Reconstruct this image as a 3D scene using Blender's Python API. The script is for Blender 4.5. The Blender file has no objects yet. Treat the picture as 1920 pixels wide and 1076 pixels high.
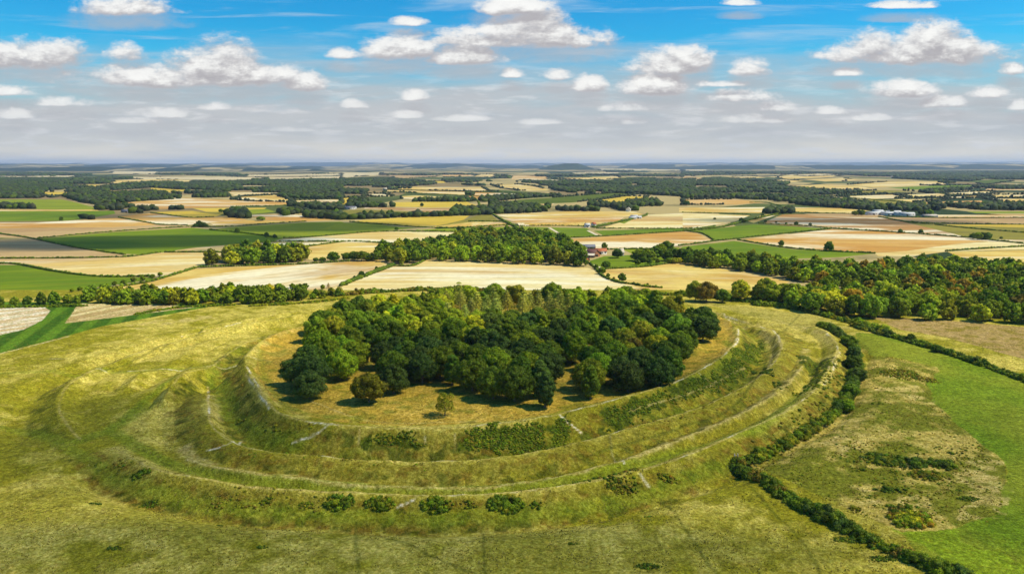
import bpy, math, random
import numpy as np, time
T0 = time.time()
def tick(s): print("TICK", s, round(time.time()-T0, 1))
from mathutils import Vector, geometry
S = bpy.context.scene
C = S.collection
R = math.radians
rng = np.random.default_rng(7)
random.seed(7)

# ------------------------------------------------------------------ camera
CAMH, F = 110.0, 1478.0                 # drone height, focal length in pixels of a 1920 wide frame
YH = 308.0                              # row of the level horizon
PITCH = math.atan((538 - YH) / F)
cd = bpy.data.cameras.new('camera'); cam = bpy.data.objects.new('camera', cd); C.objects.link(cam)
cam.location = (0, 0, CAMH); cam.rotation_euler = (math.pi/2 - PITCH, 0, 0)
cd.sensor_width = 36; cd.lens = F / 1920 * 36; cd.clip_start = 1; cd.clip_end = 200000
S.camera = cam
S.view_settings.view_transform = 'Standard'; S.view_settings.look = 'None'
S.view_settings.exposure = 0.40; S.view_settings.gamma = 1
S.render.resolution_x, S.render.resolution_y = 1024, 573
S.render.engine = 'CYCLES'

# ------------------------------------------------------------------ light
SUN_EL, SUN_AZ = R(52), R(93)           # azimuth clockwise from +Y (the way the camera looks)
sd = Vector((math.sin(SUN_AZ)*math.cos(SUN_EL), math.cos(SUN_AZ)*math.cos(SUN_EL), math.sin(SUN_EL)))
ld = bpy.data.lights.new('sun', 'SUN'); ld.energy = 4.3; ld.angle = R(0.6); ld.color = (1.0, 0.91, 0.72)
sun = bpy.data.objects.new('sun', ld); C.objects.link(sun)
sun.rotation_euler = sd.to_track_quat('Z', 'Y').to_euler()

class NT:
    """small helper to write node trees as expressions"""
    def __init__(s, tree): s.t = tree; s.n = tree.nodes; s.l = tree.links
    def put(s, sock, v):
        if isinstance(v, bpy.types.NodeSocket): s.l.new(v, sock)
        elif v is not None:
            try: sock.default_value = v
            except Exception: sock.default_value = tuple(v) + (1,)
    def node(s, typ, out=0, props=None, **ins):
        n = s.n.new(typ)
        for k, v in (props or {}).items(): setattr(n, k, v)
        for k, v in ins.items():
            k = k.replace('_', ' ')
            s.put(n.inputs[int(k[1:])] if k[0] == 'i' and k[1:].isdigit() else n.inputs[k], v)
        return n.outputs[out]
    def m(s, op, a, b=None, c=None, clamp=False):
        n = s.n.new('ShaderNodeMath'); n.operation = op; n.use_clamp = clamp
        for i, v in enumerate((a, b, c)):
            if v is not None: s.put(n.inputs[i], v)
        return n.outputs[0]
    def mix(s, fac, a, b, blend='MIX'):
        n = s.n.new('ShaderNodeMix'); n.data_type = 'RGBA'; n.blend_type = blend; n.clamp_factor = True
        s.put(n.inputs[0], fac); s.put(n.inputs[6], a); s.put(n.inputs[7], b)
        return n.outputs[2]
    def ss(s, x, a, b, lo=0.0, hi=1.0):
        n = s.n.new('ShaderNodeMapRange'); n.interpolation_type = 'SMOOTHSTEP'
        s.put(n.inputs[0], x); s.put(n.inputs[1], a); s.put(n.inputs[2], b); s.put(n.inputs[3], lo); s.put(n.inputs[4], hi)
        return n.outputs[0]
    def noise(s, vec, scale, detail=3, rough=0.55, dist=0.0, out=0):
        return s.node('ShaderNodeTexNoise', out, None, Vector=vec, Scale=scale, Detail=detail, Roughness=rough, Distortion=dist)
    def xyz(s, x, y, z):
        return s.node('ShaderNodeCombineXYZ', 0, None, X=x, Y=y, Z=z)
    def mapping(s, vec, scale=(1, 1, 1), rot=(0, 0, 0), loc=(0, 0, 0)):
        return s.node('ShaderNodeMapping', 0, None, Vector=vec, Scale=scale, Rotation=rot, Location=loc)

def lin(*c, k=1.0):
    o = []
    for v in c:
        v /= 255.0
        o.append(k * (v/12.92 if v <= 0.04045 else ((v+0.055)/1.055)**2.4))
    return tuple(o)

# ------------------------------------------------------------------ sky
W = bpy.data.worlds.new('World'); S.world = W; W.use_nodes = True
wt = NT(W.node_tree); W.node_tree.nodes.clear()
tc = wt.node('ShaderNodeTexCoord', 0)
sep = wt.n.new('ShaderNodeSeparateXYZ'); wt.l.new(tc, sep.inputs[0])
ay = wt.m('MAXIMUM', wt.m('ABSOLUTE', sep.outputs[1]), 0.12)
U = wt.m('DIVIDE', sep.outputs[0], ay); V = wt.m('DIVIDE', sep.outputs[2], ay)      # bearing and height of the look direction
skyn = wt.n.new('ShaderNodeTexSky'); skyn.sky_type = 'NISHITA'; skyn.sun_disc = False
skyn.sun_elevation = SUN_EL; skyn.sun_rotation = SUN_AZ; skyn.altitude = 100; skyn.air_density = 1.0; skyn.dust_density = 0.6; skyn.ozone_density = 2.0
hs = wt.node('ShaderNodeHueSaturation', 0, None, Saturation=1.5, Value=1.15, Color=skyn.outputs[0])
gm = wt.mix(1.0, hs, (0.17, 0.82, 0.93, 1), 'MULTIPLY')
bg_sky = wt.node('ShaderNodeBackground', 0, None, Color=gm, Strength=0.10)
def sdir(px, py):                         # pixel of the photograph -> (bearing, height)
    u = (px-960)/F; w = (538-py)/F
    y = math.cos(PITCH) + w*math.sin(PITCH); z = -math.sin(PITCH) + w*math.cos(PITCH)
    return u/y, z/y
CLOUDS = [  # x, y, half width, half height, weight
 (405,108,85,30,1.15),(330,139,205,20,.8),(480,135,90,18,.9),(570,153,38,15,1.1),(55,98,100,27,.85),(240,97,42,15,.75),(235,10,95,17,.7),
 (750,88,64,21,1.),(878,103,66,17,1.05),(985,66,160,20,.9),(1010,48,62,26,1.05),(1110,68,52,11,.7),(955,10,68,15,1.),(645,100,32,9,.6),
 (1262,115,78,22,1.),(1235,159,62,17,1.15),(1098,156,34,14,1.1),(1045,139,32,10,.85),(957,137,25,8,.85),(1705,92,155,24,1.),(1640,82,52,24,1.1),
 (1752,68,72,24,.95),(1400,123,38,17,.65),(1685,165,66,15,1.),(1850,173,36,10,.9),(1775,190,44,10,.85),(1385,178,60,12,.75),(1452,199,45,9,.85),
 (660,195,24,8,1.),(780,178,24,9,1.05),(765,214,25,7,.95),(405,198,27,8,.8),(310,212,42,9,.75),(125,190,58,9,.85),(25,213,34,10,.9),(18,170,42,9,.8),
 (1170,200,42,9,.8),(1345,156,55,6,.8),(1560,207,27,7,.85),(1632,220,38,6,.7),(1188,226,28,7,.7),(1400,222,60,9,.6),(1590,134,28,8,.6),(870,222,52,5,.7),
 (1900,128,24,11,.7),(1700,8,60,7,.4),(1388,4,32,6,.5),(770,40,32,8,.45),(250,225,60,6,.5),(545,242,50,5,.5),(1010,228,40,5,.5),(1910,197,18,9,.7)]
def layer(du, dv):
    u = wt.m('ADD', U, du); v = wt.m('ADD', V, dv)
    p = wt.xyz(u, wt.m('MULTIPLY', v, 1.9), 0.37)
    n1 = wt.noise(p, 13, 7, .60, .35); n2 = wt.noise(wt.mapping(p, loc=(3, 5, 1)), 60, 6, .66, .2)
    n = wt.m('ADD', wt.m('MULTIPLY', wt.m('SUBTRACT', n1, .5), 2.5), wt.m('MULTIPLY', wt.m('SUBTRACT', n2, .5), 1.3))
    tot = None
    for (cx, cy, hw, hh, wgt) in CLOUDS:
        cu, cv = sdir(cx, cy + hh*.55)      # anchor near the flat base
        a = wt.m('DIVIDE', wt.m('SUBTRACT', u, cu), hw*1.28/F)
        b = wt.m('DIVIDE', wt.m('SUBTRACT', v, cv), hh*1.95/F)
        bb = wt.m('MAXIMUM', b, wt.m('MULTIPLY', b, -2.6))
        d = wt.m('SUBTRACT', .55+.45*wgt, wt.m('ADD', wt.m('MULTIPLY', a, a), wt.m('MULTIPLY', bb, bb)))
        tot = d if tot is None else wt.m('MAXIMUM', tot, d)
    return wt.m('ADD', wt.m('MAXIMUM', tot, -1.5), n), tot
d1, t1 = layer(0, 0)
d2, t2 = layer(-0.004, 0.011)
d3, t3 = layer(0, 0.016)                       # the flat grey undersides hang a little below the tops
alpha = wt.ss(d1, -0.05, 0.75)
halo = wt.ss(d3, -.6, 1.2, 0, .6)
relief = wt.m('SUBTRACT', d1, d2)
lit = wt.ss(relief, -0.40, 0.75)
thick = wt.ss(d1, .0, 1.3)
ccol = wt.mix(lit, lin(178, 174, 177), lin(255, 254, 250))
ccol = wt.mix(wt.m('MULTIPLY', wt.m('SUBTRACT', 1.0, thick), .55), ccol, lin(206, 206, 210))
# grey stratus sheet toward the horizon, with thin streaks
pst = wt.xyz(U, wt.m('MULTIPLY', V, 7.5), 2.0)
st = wt.noise(pst, 5.5, 6, .55, .3)
st2 = wt.noise(wt.xyz(U, wt.m('MULTIPLY', V, 6), 7.0), 16, 5, .6, .2)
hz = wt.ss(wt.m('ADD', V, wt.m('MULTIPLY', wt.m('SUBTRACT', st, .5), -.09)), .165, .06)
hcol = wt.mix(wt.ss(V, .0, .045), lin(248, 238, 220), lin(203, 204, 206))
hcol = wt.mix(wt.ss(V, .04, .13), hcol, lin(190, 194, 200))
hcol = wt.mix(wt.ss(st2, .48, .68, 0, .75), hcol, lin(232, 230, 230))
hcol = wt.mix(wt.ss(st, .35, .62, .35, 0), hcol, lin(176, 184, 196))
bg_hz = wt.node('ShaderNodeBackground', 0, None, Color=hcol, Strength=.74)
bg_cl = wt.node('ShaderNodeBackground', 0, None, Color=ccol, Strength=.76)
def wmix(f, a, b):
    n = wt.n.new('ShaderNodeMixShader'); wt.put(n.inputs[0], f); wt.l.new(a, n.inputs[1]); wt.l.new(b, n.inputs[2]); return n.outputs[0]
# cirrus
cr = wt.node('ShaderNodeMapping', 0, None, Vector=wt.xyz(U, V, 0.0), Rotation=(0, 0, .13), Scale=(1, 12, 1))
ci = wt.noise(cr, 4.2, 5, .6, .5)
bg_ci = wt.node('ShaderNodeBackground', 0, None, Color=lin(190, 214, 232), Strength=.74)
sh = wmix(wt.ss(ci, .50, .74, 0, .6), bg_sky, bg_ci)
sh = wmix(wt.m('MULTIPLY', hz, .97), sh, bg_hz)
bg_ha = wt.node('ShaderNodeBackground', 0, None, Color=lin(188, 188, 192), Strength=.74)
sh = wmix(wt.m('MULTIPLY', halo, wt.ss(V, .0, .08)), sh, bg_ha)
sh = wmix(wt.m('MULTIPLY', alpha, wt.ss(V, .015, .10, .25, .97)), sh, bg_cl)
wo = wt.n.new('ShaderNodeOutputWorld'); wt.l.new(sh, wo.inputs[0])

# ------------------------------------------------------------------ helpers
def ray(px, py):
    u = (px-960)/F; w = (538-py)/F
    return np.stack([u + 0*py, math.cos(PITCH) + w*math.sin(PITCH) + 0*u, -math.sin(PITCH) + w*math.cos(PITCH) + 0*u], -1)
def proj(pts, z=0.0):
    """photo pixels -> world points at height z"""
    p = np.asarray(pts, float).reshape(-1, 2); d = ray(p[:, 0], p[:, 1])
    d[:, 2] = np.minimum(d[:, 2], -0.0019)
    t = (z - CAMH) / d[:, 2]
    return np.stack([d[:, 0]*t, d[:, 1]*t], 1)
def tag(o, label=None, cat=None, group=None, kind=None):
    if label: o['label'] = label
    if cat: o['category'] = cat
    if group: o['group'] = group
    if kind: o['kind'] = kind
    return o
def mesh(name, V_, Fc, mat=None, smooth=False, cols=None):
    """V_ (n,3); Fc (m,3|4) int array or list of arrays"""
    Fs = [np.asarray(f, np.int32) for f in (Fc if isinstance(Fc, list) else [Fc]) if len(f)]
    me = bpy.data.meshes.new(name); V_ = np.ascontiguousarray(V_, np.float32)
    me.vertices.add(len(V_)); me.vertices.foreach_set('co', V_.ravel())
    li = np.concatenate([f.ravel() for f in Fs]); ct = np.concatenate([np.full(len(f), f.shape[1]) for f in Fs])
    st_ = np.concatenate([[0], np.cumsum(ct)[:-1]]).astype(np.int32)
    me.loops.add(len(li)); me.loops.foreach_set('vertex_index', li)
    me.polygons.add(len(ct)); me.polygons.foreach_set('loop_start', st_); me.polygons.foreach_set('loop_total', ct.astype(np.int32))
    if smooth: me.polygons.foreach_set('use_smooth', np.ones(len(ct), bool))
    if cols is not None:
        a = me.color_attributes.new('tint', 'FLOAT_COLOR', 'POINT')
        c4 = np.ones((len(V_), 4), np.float32); c4[:, :3] = cols
        a.data.foreach_set('color', c4.ravel())
    me.update(calc_edges=True)
    if mat: me.materials.append(mat)
    return me
def link(name, me, parent=None, loc=None):
    o = bpy.data.objects.new(name, me); C.objects.link(o)
    if parent: o.parent = parent
    if loc is not None: o.location = loc
    return o
def new_mat(name):
    m = bpy.data.materials.new(name); m.use_nodes = True; m.node_tree.nodes.clear()
    return m, NT(m.node_tree)
def finish(t, shader):
    o = t.n.new('ShaderNodeOutputMaterial'); t.l.new(shader, o.inputs[0])
def diffuse(t, col, rough=0.9, normal=None, spec=.1):
    n = t.n.new('ShaderNodeBsdfPrincipled'); t.put(n.inputs['Base Color'], col); t.put(n.inputs['Roughness'], rough)
    t.put(n.inputs['Specular IOR Level'], spec)
    if normal is not None: t.l.new(normal, n.inputs['Normal'])
    return n.outputs[0]
def bump(t, h, dist=1.0, strength=1.0):
    return t.node('ShaderNodeBump', 0, None, Height=h, Distance=dist, Strength=strength)
def pos(t): return t.node('ShaderNodeNewGeometry', 0)

def vhash(ix, iy, s):
    h = (ix.astype(np.int64)*374761393 + iy.astype(np.int64)*668265263 + s*974634777) & 0xffffffff
    h = ((h ^ (h >> 13)) * 1274126177) & 0xffffffff
    return ((h ^ (h >> 16)) & 0xffffff) / float(0xffffff)
def vnoise(x, y, s=0):
    ix = np.floor(x); iy = np.floor(y); fx = x-ix; fy = y-iy
    fx = fx*fx*(3-2*fx); fy = fy*fy*(3-2*fy)
    a = vhash(ix, iy, s); b = vhash(ix+1, iy, s); c = vhash(ix, iy+1, s); d = vhash(ix+1, iy+1, s)
    return (a*(1-fx)+b*fx)*(1-fy) + (c*(1-fx)+d*fx)*fy
def fbm(x, y, s=0, o=4, g=.5):
    t = 0; a = 1; n = 0
    for k in range(o):
        t = t + a*vnoise(x*2**k+17*k, y*2**k-31*k, s+k); n += a; a *= g
    return t/n
def smooth(e0, e1, x):
    t = np.clip((x-e0)/(e1-e0), 0, 1); return t*t*(3-2*t)
def spline(P, step=None, n=8):
    P = np.asarray(P, float)
    if len(P) < 3: n = max(n, 12)
    Q = np.vstack([2*P[0]-P[1], P, 2*P[-1]-P[-2]]); out = []
    for i in range(len(P)-1):
        p0, p1, p2, p3 = Q[i:i+4]; t = np.linspace(0, 1, n, endpoint=False)[:, None]
        out.append(.5*((2*p1) + (p2-p0)*t + (2*p0-5*p1+4*p2-p3)*t**2 + (3*p1-p0-3*p2+p3)*t**3))
    out = np.vstack(out + [P[-1:]])
    if step:
        d = np.concatenate([[0], np.cumsum(np.linalg.norm(np.diff(out, axis=0), axis=1))])
        k = max(2, int(d[-1]/step)+1); s = np.linspace(0, d[-1], k)
        out = np.stack([np.interp(s, d, out[:, j]) for j in range(out.shape[1])], 1)
    return out
def inside(P, poly):
    x, y = P[:, 0], P[:, 1]; r = np.zeros(len(P), bool); poly = np.asarray(poly, float)
    j = len(poly)-1
    for i in range(len(poly)):
        xi, yi = poly[i]; xj, yj = poly[j]
        if yi != yj:
            r ^= ((yi > y) != (yj > y)) & (x < (xj-xi)*(y-yi)/(yj-yi)+xi)
        j = i
    return r
def pdist(P, L, pad):
    """distance from points to a polyline, fraction along it and side; inf beyond pad"""
    D = np.full(len(P), 1e9); T = np.zeros(len(P)); SG = np.zeros(len(P))
    cum = np.concatenate([[0], np.cumsum(np.linalg.norm(np.diff(L, axis=0), axis=1))]); tot = cum[-1]
    box = (P[:, 0] > L[:, 0].min()-pad) & (P[:, 0] < L[:, 0].max()+pad) & (P[:, 1] > L[:, 1].min()-pad) & (P[:, 1] < L[:, 1].max()+pad)
    idx0 = np.nonzero(box)[0]; Pb = P[idx0]
    # chunks of the line, each culled by its own box
    for k in range(0, len(L)-1, 6):
        sub = L[k:k+7]; m = (Pb[:, 0] > sub[:, 0].min()-pad) & (Pb[:, 0] < sub[:, 0].max()+pad) & (Pb[:, 1] > sub[:, 1].min()-pad) & (Pb[:, 1] < sub[:, 1].max()+pad)
        ii = np.nonzero(m)[0]; Q = Pb[ii]
        if not len(ii): continue
        for i in range(len(sub)-1):
            a, b = sub[i], sub[i+1]; ab = b-a; l2 = (ab@ab)+1e-9
            t = np.clip(((Q-a)@ab)/l2, 0, 1); d = np.hypot(Q[:, 0]-a[0]-t*ab[0], Q[:, 1]-a[1]-t*ab[1])
            g = idx0[ii]; better = d < D[g]; gb = g[better]
            D[gb] = d[better]; T[gb] = (cum[k+i]+t[better]*math.sqrt(l2))/tot
            SG[gb] = np.sign((Q[better, 0]-a[0])*ab[1]-(Q[better, 1]-a[1])*ab[0])
    return D, T, SG

# ------------------------------------------------------------------ terrain of the hill fort
YB = 690.0                                # the near terrain ends here and the field country begins
CX, CY = 8.0, 455.0
# (pixels of the crest, crest height, [(signed distance outward, height change)...], fade at start, fade at end)
inner = [(640,596),(560,612),(505,632),(470,655),(462,685),(480,718),(502,752),(535,776),(600,790),(700,798),(800,800),(900,796),(1000,785),(1100,765),(1180,745),(1260,722),(1320,692),(1365,662),(1383,635),(1378,612),(1350,592),(1300,580),(1240,572)]
middle = [(388,716),(390,755),(400,793),(460,825),(550,840),(640,848),(760,852),(880,853),(950,846),(1080,825),(1200,798),(1300,765),(1400,722),(1440,692),(1465,652),(1452,624),(1420,606),(1350,590),(1280,578)]
middle_w = [(300,728),(345,700),(400,672),(445,640),(500,620),(560,606),(640,588)]
third = [(335,820),(350,842),(430,868),(560,884),(640,893),(800,899),(950,895),(1080,876),(1180,853),(1280,820),(1400,772),(1470,728),(1505,690),(1520,650)]
outer = [(195,828),(240,852),(300,880),(400,900),(480,913),(640,920),(800,926),(950,920),(1080,906),(1200,884),(1300,854),(1400,812),(1480,775),(1530,735),(1558,690),(1570,655),(1545,622),(1490,600)]
outer_w = [(150,812),(116,780),(113,748),(140,712),(230,672),(330,643),(450,615),(560,594),(660,575)]
ridge_w = [(0,672),(130,655),(260,633),(400,612),(520,590),(640,570)]
mound = [(300,755),(330,722),(385,716)]
mound2 = [(228,735),(265,700),(300,690)]
def W_(px, z=0.0, step=5.0): return spline(proj(px, z), step)
def prof(*p): return np.array(p, float)
FEAT = [
 (W_(inner, 6.3),  prof((-22,0),(-13,-.4),(-5,.9),(-.9,2.8),(.8,2.8),(6,-1.2),(13,-5.2),(16,-5.6),(20,-5.0),(30,-.8),(40,0)), .03, .03),
 (W_(middle, 4.3), prof((-16,0),(-11,-1.2),(-5,.6),(-.9,3.1),(.9,3.1),(7,.4),(14,-2.3),(19,-2.6),(24,-.9),(34,0)), .05, .05),
 (W_(middle_w, 4.0), prof((-18,0),(-12,-3.2),(-6,-.8),(-1,2.6),(1,2.6),(7,.1),(13,-1.8),(22,0)), .12, .05),
 (W_(third, 2.6),  prof((-11,0),(-5,-.9),(-.8,1.7),(.7,1.7),(4,-.9),(10,0)), .12, .12),
 (W_(outer, 3.0),  prof((-14,0),(-8,-1.1),(-.8,2.5),(.8,2.5),(7,-1.0),(13,-3.8),(16,-4.1),(20,-2.0),(28,0)), .06, .05),
 (W_(outer_w, 2.4), prof((-14,0),(-8,-.5),(-1.5,2.2),(1.5,2.2),(8,-1.2),(13,-3.0),(17,-2.8),(26,0)), .10, .05),
 (W_(ridge_w, 1.0), prof((-12,0),(-2,1.0),(2,1.0),(9,-.5),(18,0)), .1, .1),
 (W_(mound, 3.6), prof((-12,0),(-7,-1.8),(0,3.2),(7,-1.8),(12,0)), .25, .25),
 (W_(mound2, 2.6), prof((-12,0),(-7,-.8),(0,2.2),(7,-.8),(12,0)), .3, .3)]
def terrain(P, detail=True):
    P = np.asarray(P, float).reshape(-1, 2); x, y = P[:, 0], P[:, 1]
    r = np.hypot((x-CX)/1.05, y-CY)
    z = 4.0*smooth(235, 125, r)
    if detail: lump = .75*(fbm(x/9, y/9, 3, 3)-.5) + .5*(fbm(x/3.2, y/3.2, 5, 2)-.5)
    for i, (L, pr, f0, f1) in enumerate(FEAT):
        D, T, SG = pdist(P, L, 45)
        m = D < 44
        if not m.any(): continue
        a, b = L[len(L)//2-1], L[len(L)//2]; mid = (a+b)/2        # which side of the line is away from the centre
        nrm = np.array([(b-a)[1], -(b-a)[0]]); sgn = 1.0 if nrm@(mid-np.array([CX, CY])) > 0 else -1.0
        s = D[m]*SG[m]*sgn
        if detail: s = s + 1.7*(fbm(x[m]/13, y[m]/11, 40+i, 3)-.5)
        h = np.interp(s, pr[:, 0], pr[:, 1])
        fade = smooth(0, f0, T[m])*smooth(1, 1-f1, T[m])
        wob = .85+.3*fbm(x[m]/25, y[m]/25, 60+i, 2)
        z[m] += h*fade*wob
        if detail: z[m] += lump[m]*smooth(30, 8, D[m])*fade*np.clip(np.abs(h)*.5, 0, 1)
    z += 1.6*(fbm(x/90, y/90, 11, 2)-.5)
    # ends flat at the country boundary and at the fan edges
    z *= smooth(YB, YB-60, y)*smooth(0.86*y+10, 0.80*y+2, np.abs(x))*smooth(120, 135, y)
    if detail: z += .16*(fbm(x/1.6, y/1.6, 21, 3)-.5)*smooth(YB, YB-20, y)
    return z
def projt(pts, it=5):
    p = proj(pts, 0)
    for _ in range(it):
        z = terrain(p, False); a = np.asarray(pts, float).reshape(-1, 2); d = ray(a[:, 0], a[:, 1]); t = (z-CAMH)/d[:, 2]
        p = .5*p + .5*np.stack([d[:, 0]*t, d[:, 1]*t], 1)
    return p
def gz(x, y):                             # ground height anywhere
    if y > YB: return float(undul(np.array([x]), np.array([y]))[0])
    return float(terrain([(x, y)])[0])
def undul(x, y):
    a = smooth(YB, YB+250, y)*smooth(9000, 2500, y)
    return a*(7*(fbm(x/900, y/900, 77, 2)-.5)*smooth(700, 1300, y))

tick("feat")
# grid: rows of constant distance, fan shaped
NR, NC = 720, 1150
rows = 130 + (YB-130)*np.linspace(0, 1, NR)**1.45
uu = np.linspace(-1, 1, NC)
GX = np.outer(0.86*rows+10, uu); GY = np.repeat(rows[:, None], NC, 1)
P = np.stack([GX.ravel(), GY.ravel()], 1); px_, py_ = P[:, 0], P[:, 1]
GZ = terrain(P)

tick("terrain")
# ---- colour of the turf (surface colours, with sunlight painted into the lower meadow)
straw = np.array(lin(208, 190, 84, k=.80)); gold = np.array(lin(210, 172, 66, k=.78)); green = np.array(lin(156, 148, 32, k=.78)); lush = np.array(lin(136, 150, 32, k=.76))
olive = np.array(lin(152, 142, 40, k=.74)); dark = np.array(lin(78, 96, 18, k=.6)); rust = np.array(lin(150, 118, 36, k=.62)); chalk = np.array(lin(236, 228, 196, k=.82)); buff = np.array(lin(216, 194, 112, k=.75))
N1 = fbm(px_/30, py_/30, 101, 4); N2 = fbm(px_/6, py_/6, 102, 4); N3 = fbm(px_/1.3, py_/1.3, 103, 3); N4 = fbm(px_/75, py_/75, 104, 3)
col = np.empty((len(P), 3))
def lerp(a, b, m): return a + (b-a)*np.asarray(m)[:, None]
t = np.clip(.45 + 1.9*(N1-.5) + 1.3*(N2-.5) + .9*(N4-.5), 0, 1)
col[:] = lerp(green, straw, smooth(.1, .9, t))
def paint(m, c, k=1.0):
    global col
    col = col + (np.asarray(c)-col)*(np.clip(m*k, 0, 1))[:, None]
_jc = {}
def jit(a, s=12, seed=200):
    if (s, seed) not in _jc: _jc[(s, seed)] = (fbm(px_/s, py_/s, seed, 3)-.5, fbm(px_/s, py_/s, seed+9, 3)-.5)
    u_, v_ = _jc[(s, seed)]
    return np.stack([px_ + a*u_, py_ + a*v_], 1)
def poly_px(pts, a=6, seed=200): return inside(jit(a, 12, seed), projt(pts)).astype(float)
def line_px(pts, w, soft=.8, a=1.5, z=None, ends=0.0):
    L = spline(projt(pts) if z is None else proj(pts, z), 4)
    D, T, _ = pdist(jit(a, 6, 300), L, w+soft+4)
    return smooth(w+soft, max(0, w-soft), D)
rr = np.hypot((px_-CX)/1.05, py_-CY)
# general belts
paint(smooth(.52, .72, N1)*smooth(200, 240, rr)*(py_ < 300), green, .7)
paint(poly_px([(500,640),(478,690),(500,740),(545,775),(700,797),(850,798),(1000,783),(1180,743),(1300,700),(1375,650),(1370,605),(1280,580),(900,560),(620,595)], 5), lerp(gold, olive, smooth(.45, .75, N2)), .8)
# the outward faces of the banks: coarse rusty grass with dark tussocks
def belt(L, s0, s1, c, k, thr=(.4, .6), sc=4.0, seed=400, f=(0, 1)):
    D, T, SG = pdist(P, L, 40); a, b = L[len(L)//2-1], L[len(L)//2]; mid = (a+b)/2
    nrm = np.array([(b-a)[1], -(b-a)[0]]); sgn = 1 if nrm@(mid-np.array([CX, CY])) > 0 else -1
    s = D*SG*sgn + 3*(fbm(px_/7, py_/7, seed+3, 3)-.5)
    m = smooth(s0-1.5, s0+1.5, s)*smooth(s1+1.5, s1-1.5, s)*(D < 39)*(T > f[0])*(T < f[1])
    if thr: m = m*smooth(thr[0], thr[1], fbm(px_/sc, py_/(sc*.8), seed, 4))
    paint(m, c, k)
Li, Lm, Lmw, Lt, Lo, Low = [FEAT[i][0] for i in range(6)]
belt(Li, 2, 17, olive, .75, None)
belt(Li, 3, 20, dark, .75, (.46, .62), 5, 410)
belt(Li, 3, 18, rust, .6, (.56, .68), 3, 420)
belt(Li, 8, 19, lush*.9, .5, (.4, .6), 9, 425)
belt(Lm, 2, 14, olive, .8, None)
belt(Lm, 4, 17, rust, .6, (.54, .68), 4, 430)
belt(Lm, 8, 17, dark, .6, (.52, .68), 5, 440)
belt(Lmw, -16, -3, dark, .6, (.5, .66), 6, 445)
belt(Lo, 2, 14, olive, .8, None)
belt(Lo, 3, 15, rust, .75, (.50, .64), 3.5, 450)
belt(Lo, 5, 15, dark, .7, (.55, .68), 4, 460)
belt(Low, 2, 13, dark, .5, (.48, .66), 6, 465)
belt(Lt, 1, 5, olive, .5, None)
belt(Lm, -5, 0, buff, .45, (.42, .6), 6, 470); belt(Li, -5, 0, buff, .3, (.42, .6), 6, 471); belt(Lo, -5, -1, buff, .4, (.42, .6), 6, 472); belt(Lt, -4, 1, buff, .55, (.35, .6), 6, 473)
# mown green ways between the banks and along the outer ditch
for pts, w, k in [([(215,812),(300,862),(400,893),(500,905),(640,909),(800,912),(1000,908),(1150,888),(1300,842),(1420,800),(1500,740)], 3.4, .8),
                  ([(0,800),(60,812),(150,852),(230,903),(330,935),(430,953),(640,968),(850,972),(1050,958),(1200,932),(1290,895),(1380,868)], 3.0, .6),
                  ([(280,760),(215,800),(150,826)], 4.0, .7), ([(330,706),(280,745),(235,785),(200,808)], 1.6, .9),
                  ([(0,700),(120,700),(240,697),(330,692),(440,686)], 2.5, .5),
                  ([(395,690),(415,730),(440,790),(500,815),(560,828)], 4, .5),
                  ([(488,655),(494,700),(520,745),(560,772),(680,785)], 1.8, .5),
                  ([(1345,695),(1375,660),(1360,640)], 2.2, .6), ([(1270,725),(1340,700)], 1.5, .6)]:
    paint(line_px(pts, w, 1.6), lush, k*.9)
# large flat areas on the right and left
meadow = [(1602,625),(1680,628),(1760,655),(1860,690),(1925,705),(2200,760),(2300,1100),(1790,1100),(1720,1040),(1700,1000),(1800,985),(1870,965),(1884,905),(1875,868),(1840,830),(1790,790),(1750,755),(1740,715),(1760,690),(1690,672),(1640,668),(1610,650)]
paint(poly_px(meadow, 5), lerp(np.array(lin(152,160,40,k=.70)), np.array(lin(122,150,24,k=.66)), smooth(.4, .65, N4)))
paint(poly_px([(1700,960),(1760,975),(1800,1010),(2100,1100),(1850,1100),(1760,1030),(1690,1000)], 14), np.array(lin(150,175,30,k=.66)), .75)  # brighter lime: sunlight on the lower meadow put into the colour
scrubp = [(1640,668),(1760,690),(1740,715),(1750,755),(1790,790),(1840,830),(1875,868),(1884,905),(1870,965),(1800,985),(1700,1000),(1580,950),(1400,872),(1480,815),(1560,770),(1600,720)]
ms = poly_px(scrubp, 4)
paint(ms, lerp(np.array(lin(138,140,36,k=.64)), np.array(lin(212,188,92,k=.7)), smooth(.44, .62, .5*N1+.5*N2)), .9)
for pts in [([(1560,900),(1700,930),(1740,960),(1640,960)]), ([(1830,850),(1880,880),(1880,960),(1800,980),(1780,900)]), ([(1640,700),(1740,720),(1745,760),(1660,735)]), [(1570,810),(1640,815),(1600,860),(1560,850)]]:
    paint(poly_px(pts, 22, 230)*smooth(.4, .6, N2), np.array(lin(222,198,112,k=.7)), .75)
paint(poly_px([(1627,592),(1700,596),(1920,613),(2250,640),(2250,760),(1915,672),(1780,634),(1690,618)], 4), lerp(np.array(lin(196,166,98,k=.66)), np.array(lin(170,150,60,k=.62)), smooth(.5, .7, N2)))
paint(poly_px([(1627,590),(1700,592),(1920,610),(2250,634),(2250,622),(1920,603),(1700,585)], 3), np.array(lin(190,190,40,k=.66)), .9)
paint(poly_px([(1300,565),(1400,575),(1530,592),(1600,618),(1500,612),(1400,592)], 8), np.array(lin(178,168,84,k=.66)), .5)
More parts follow.
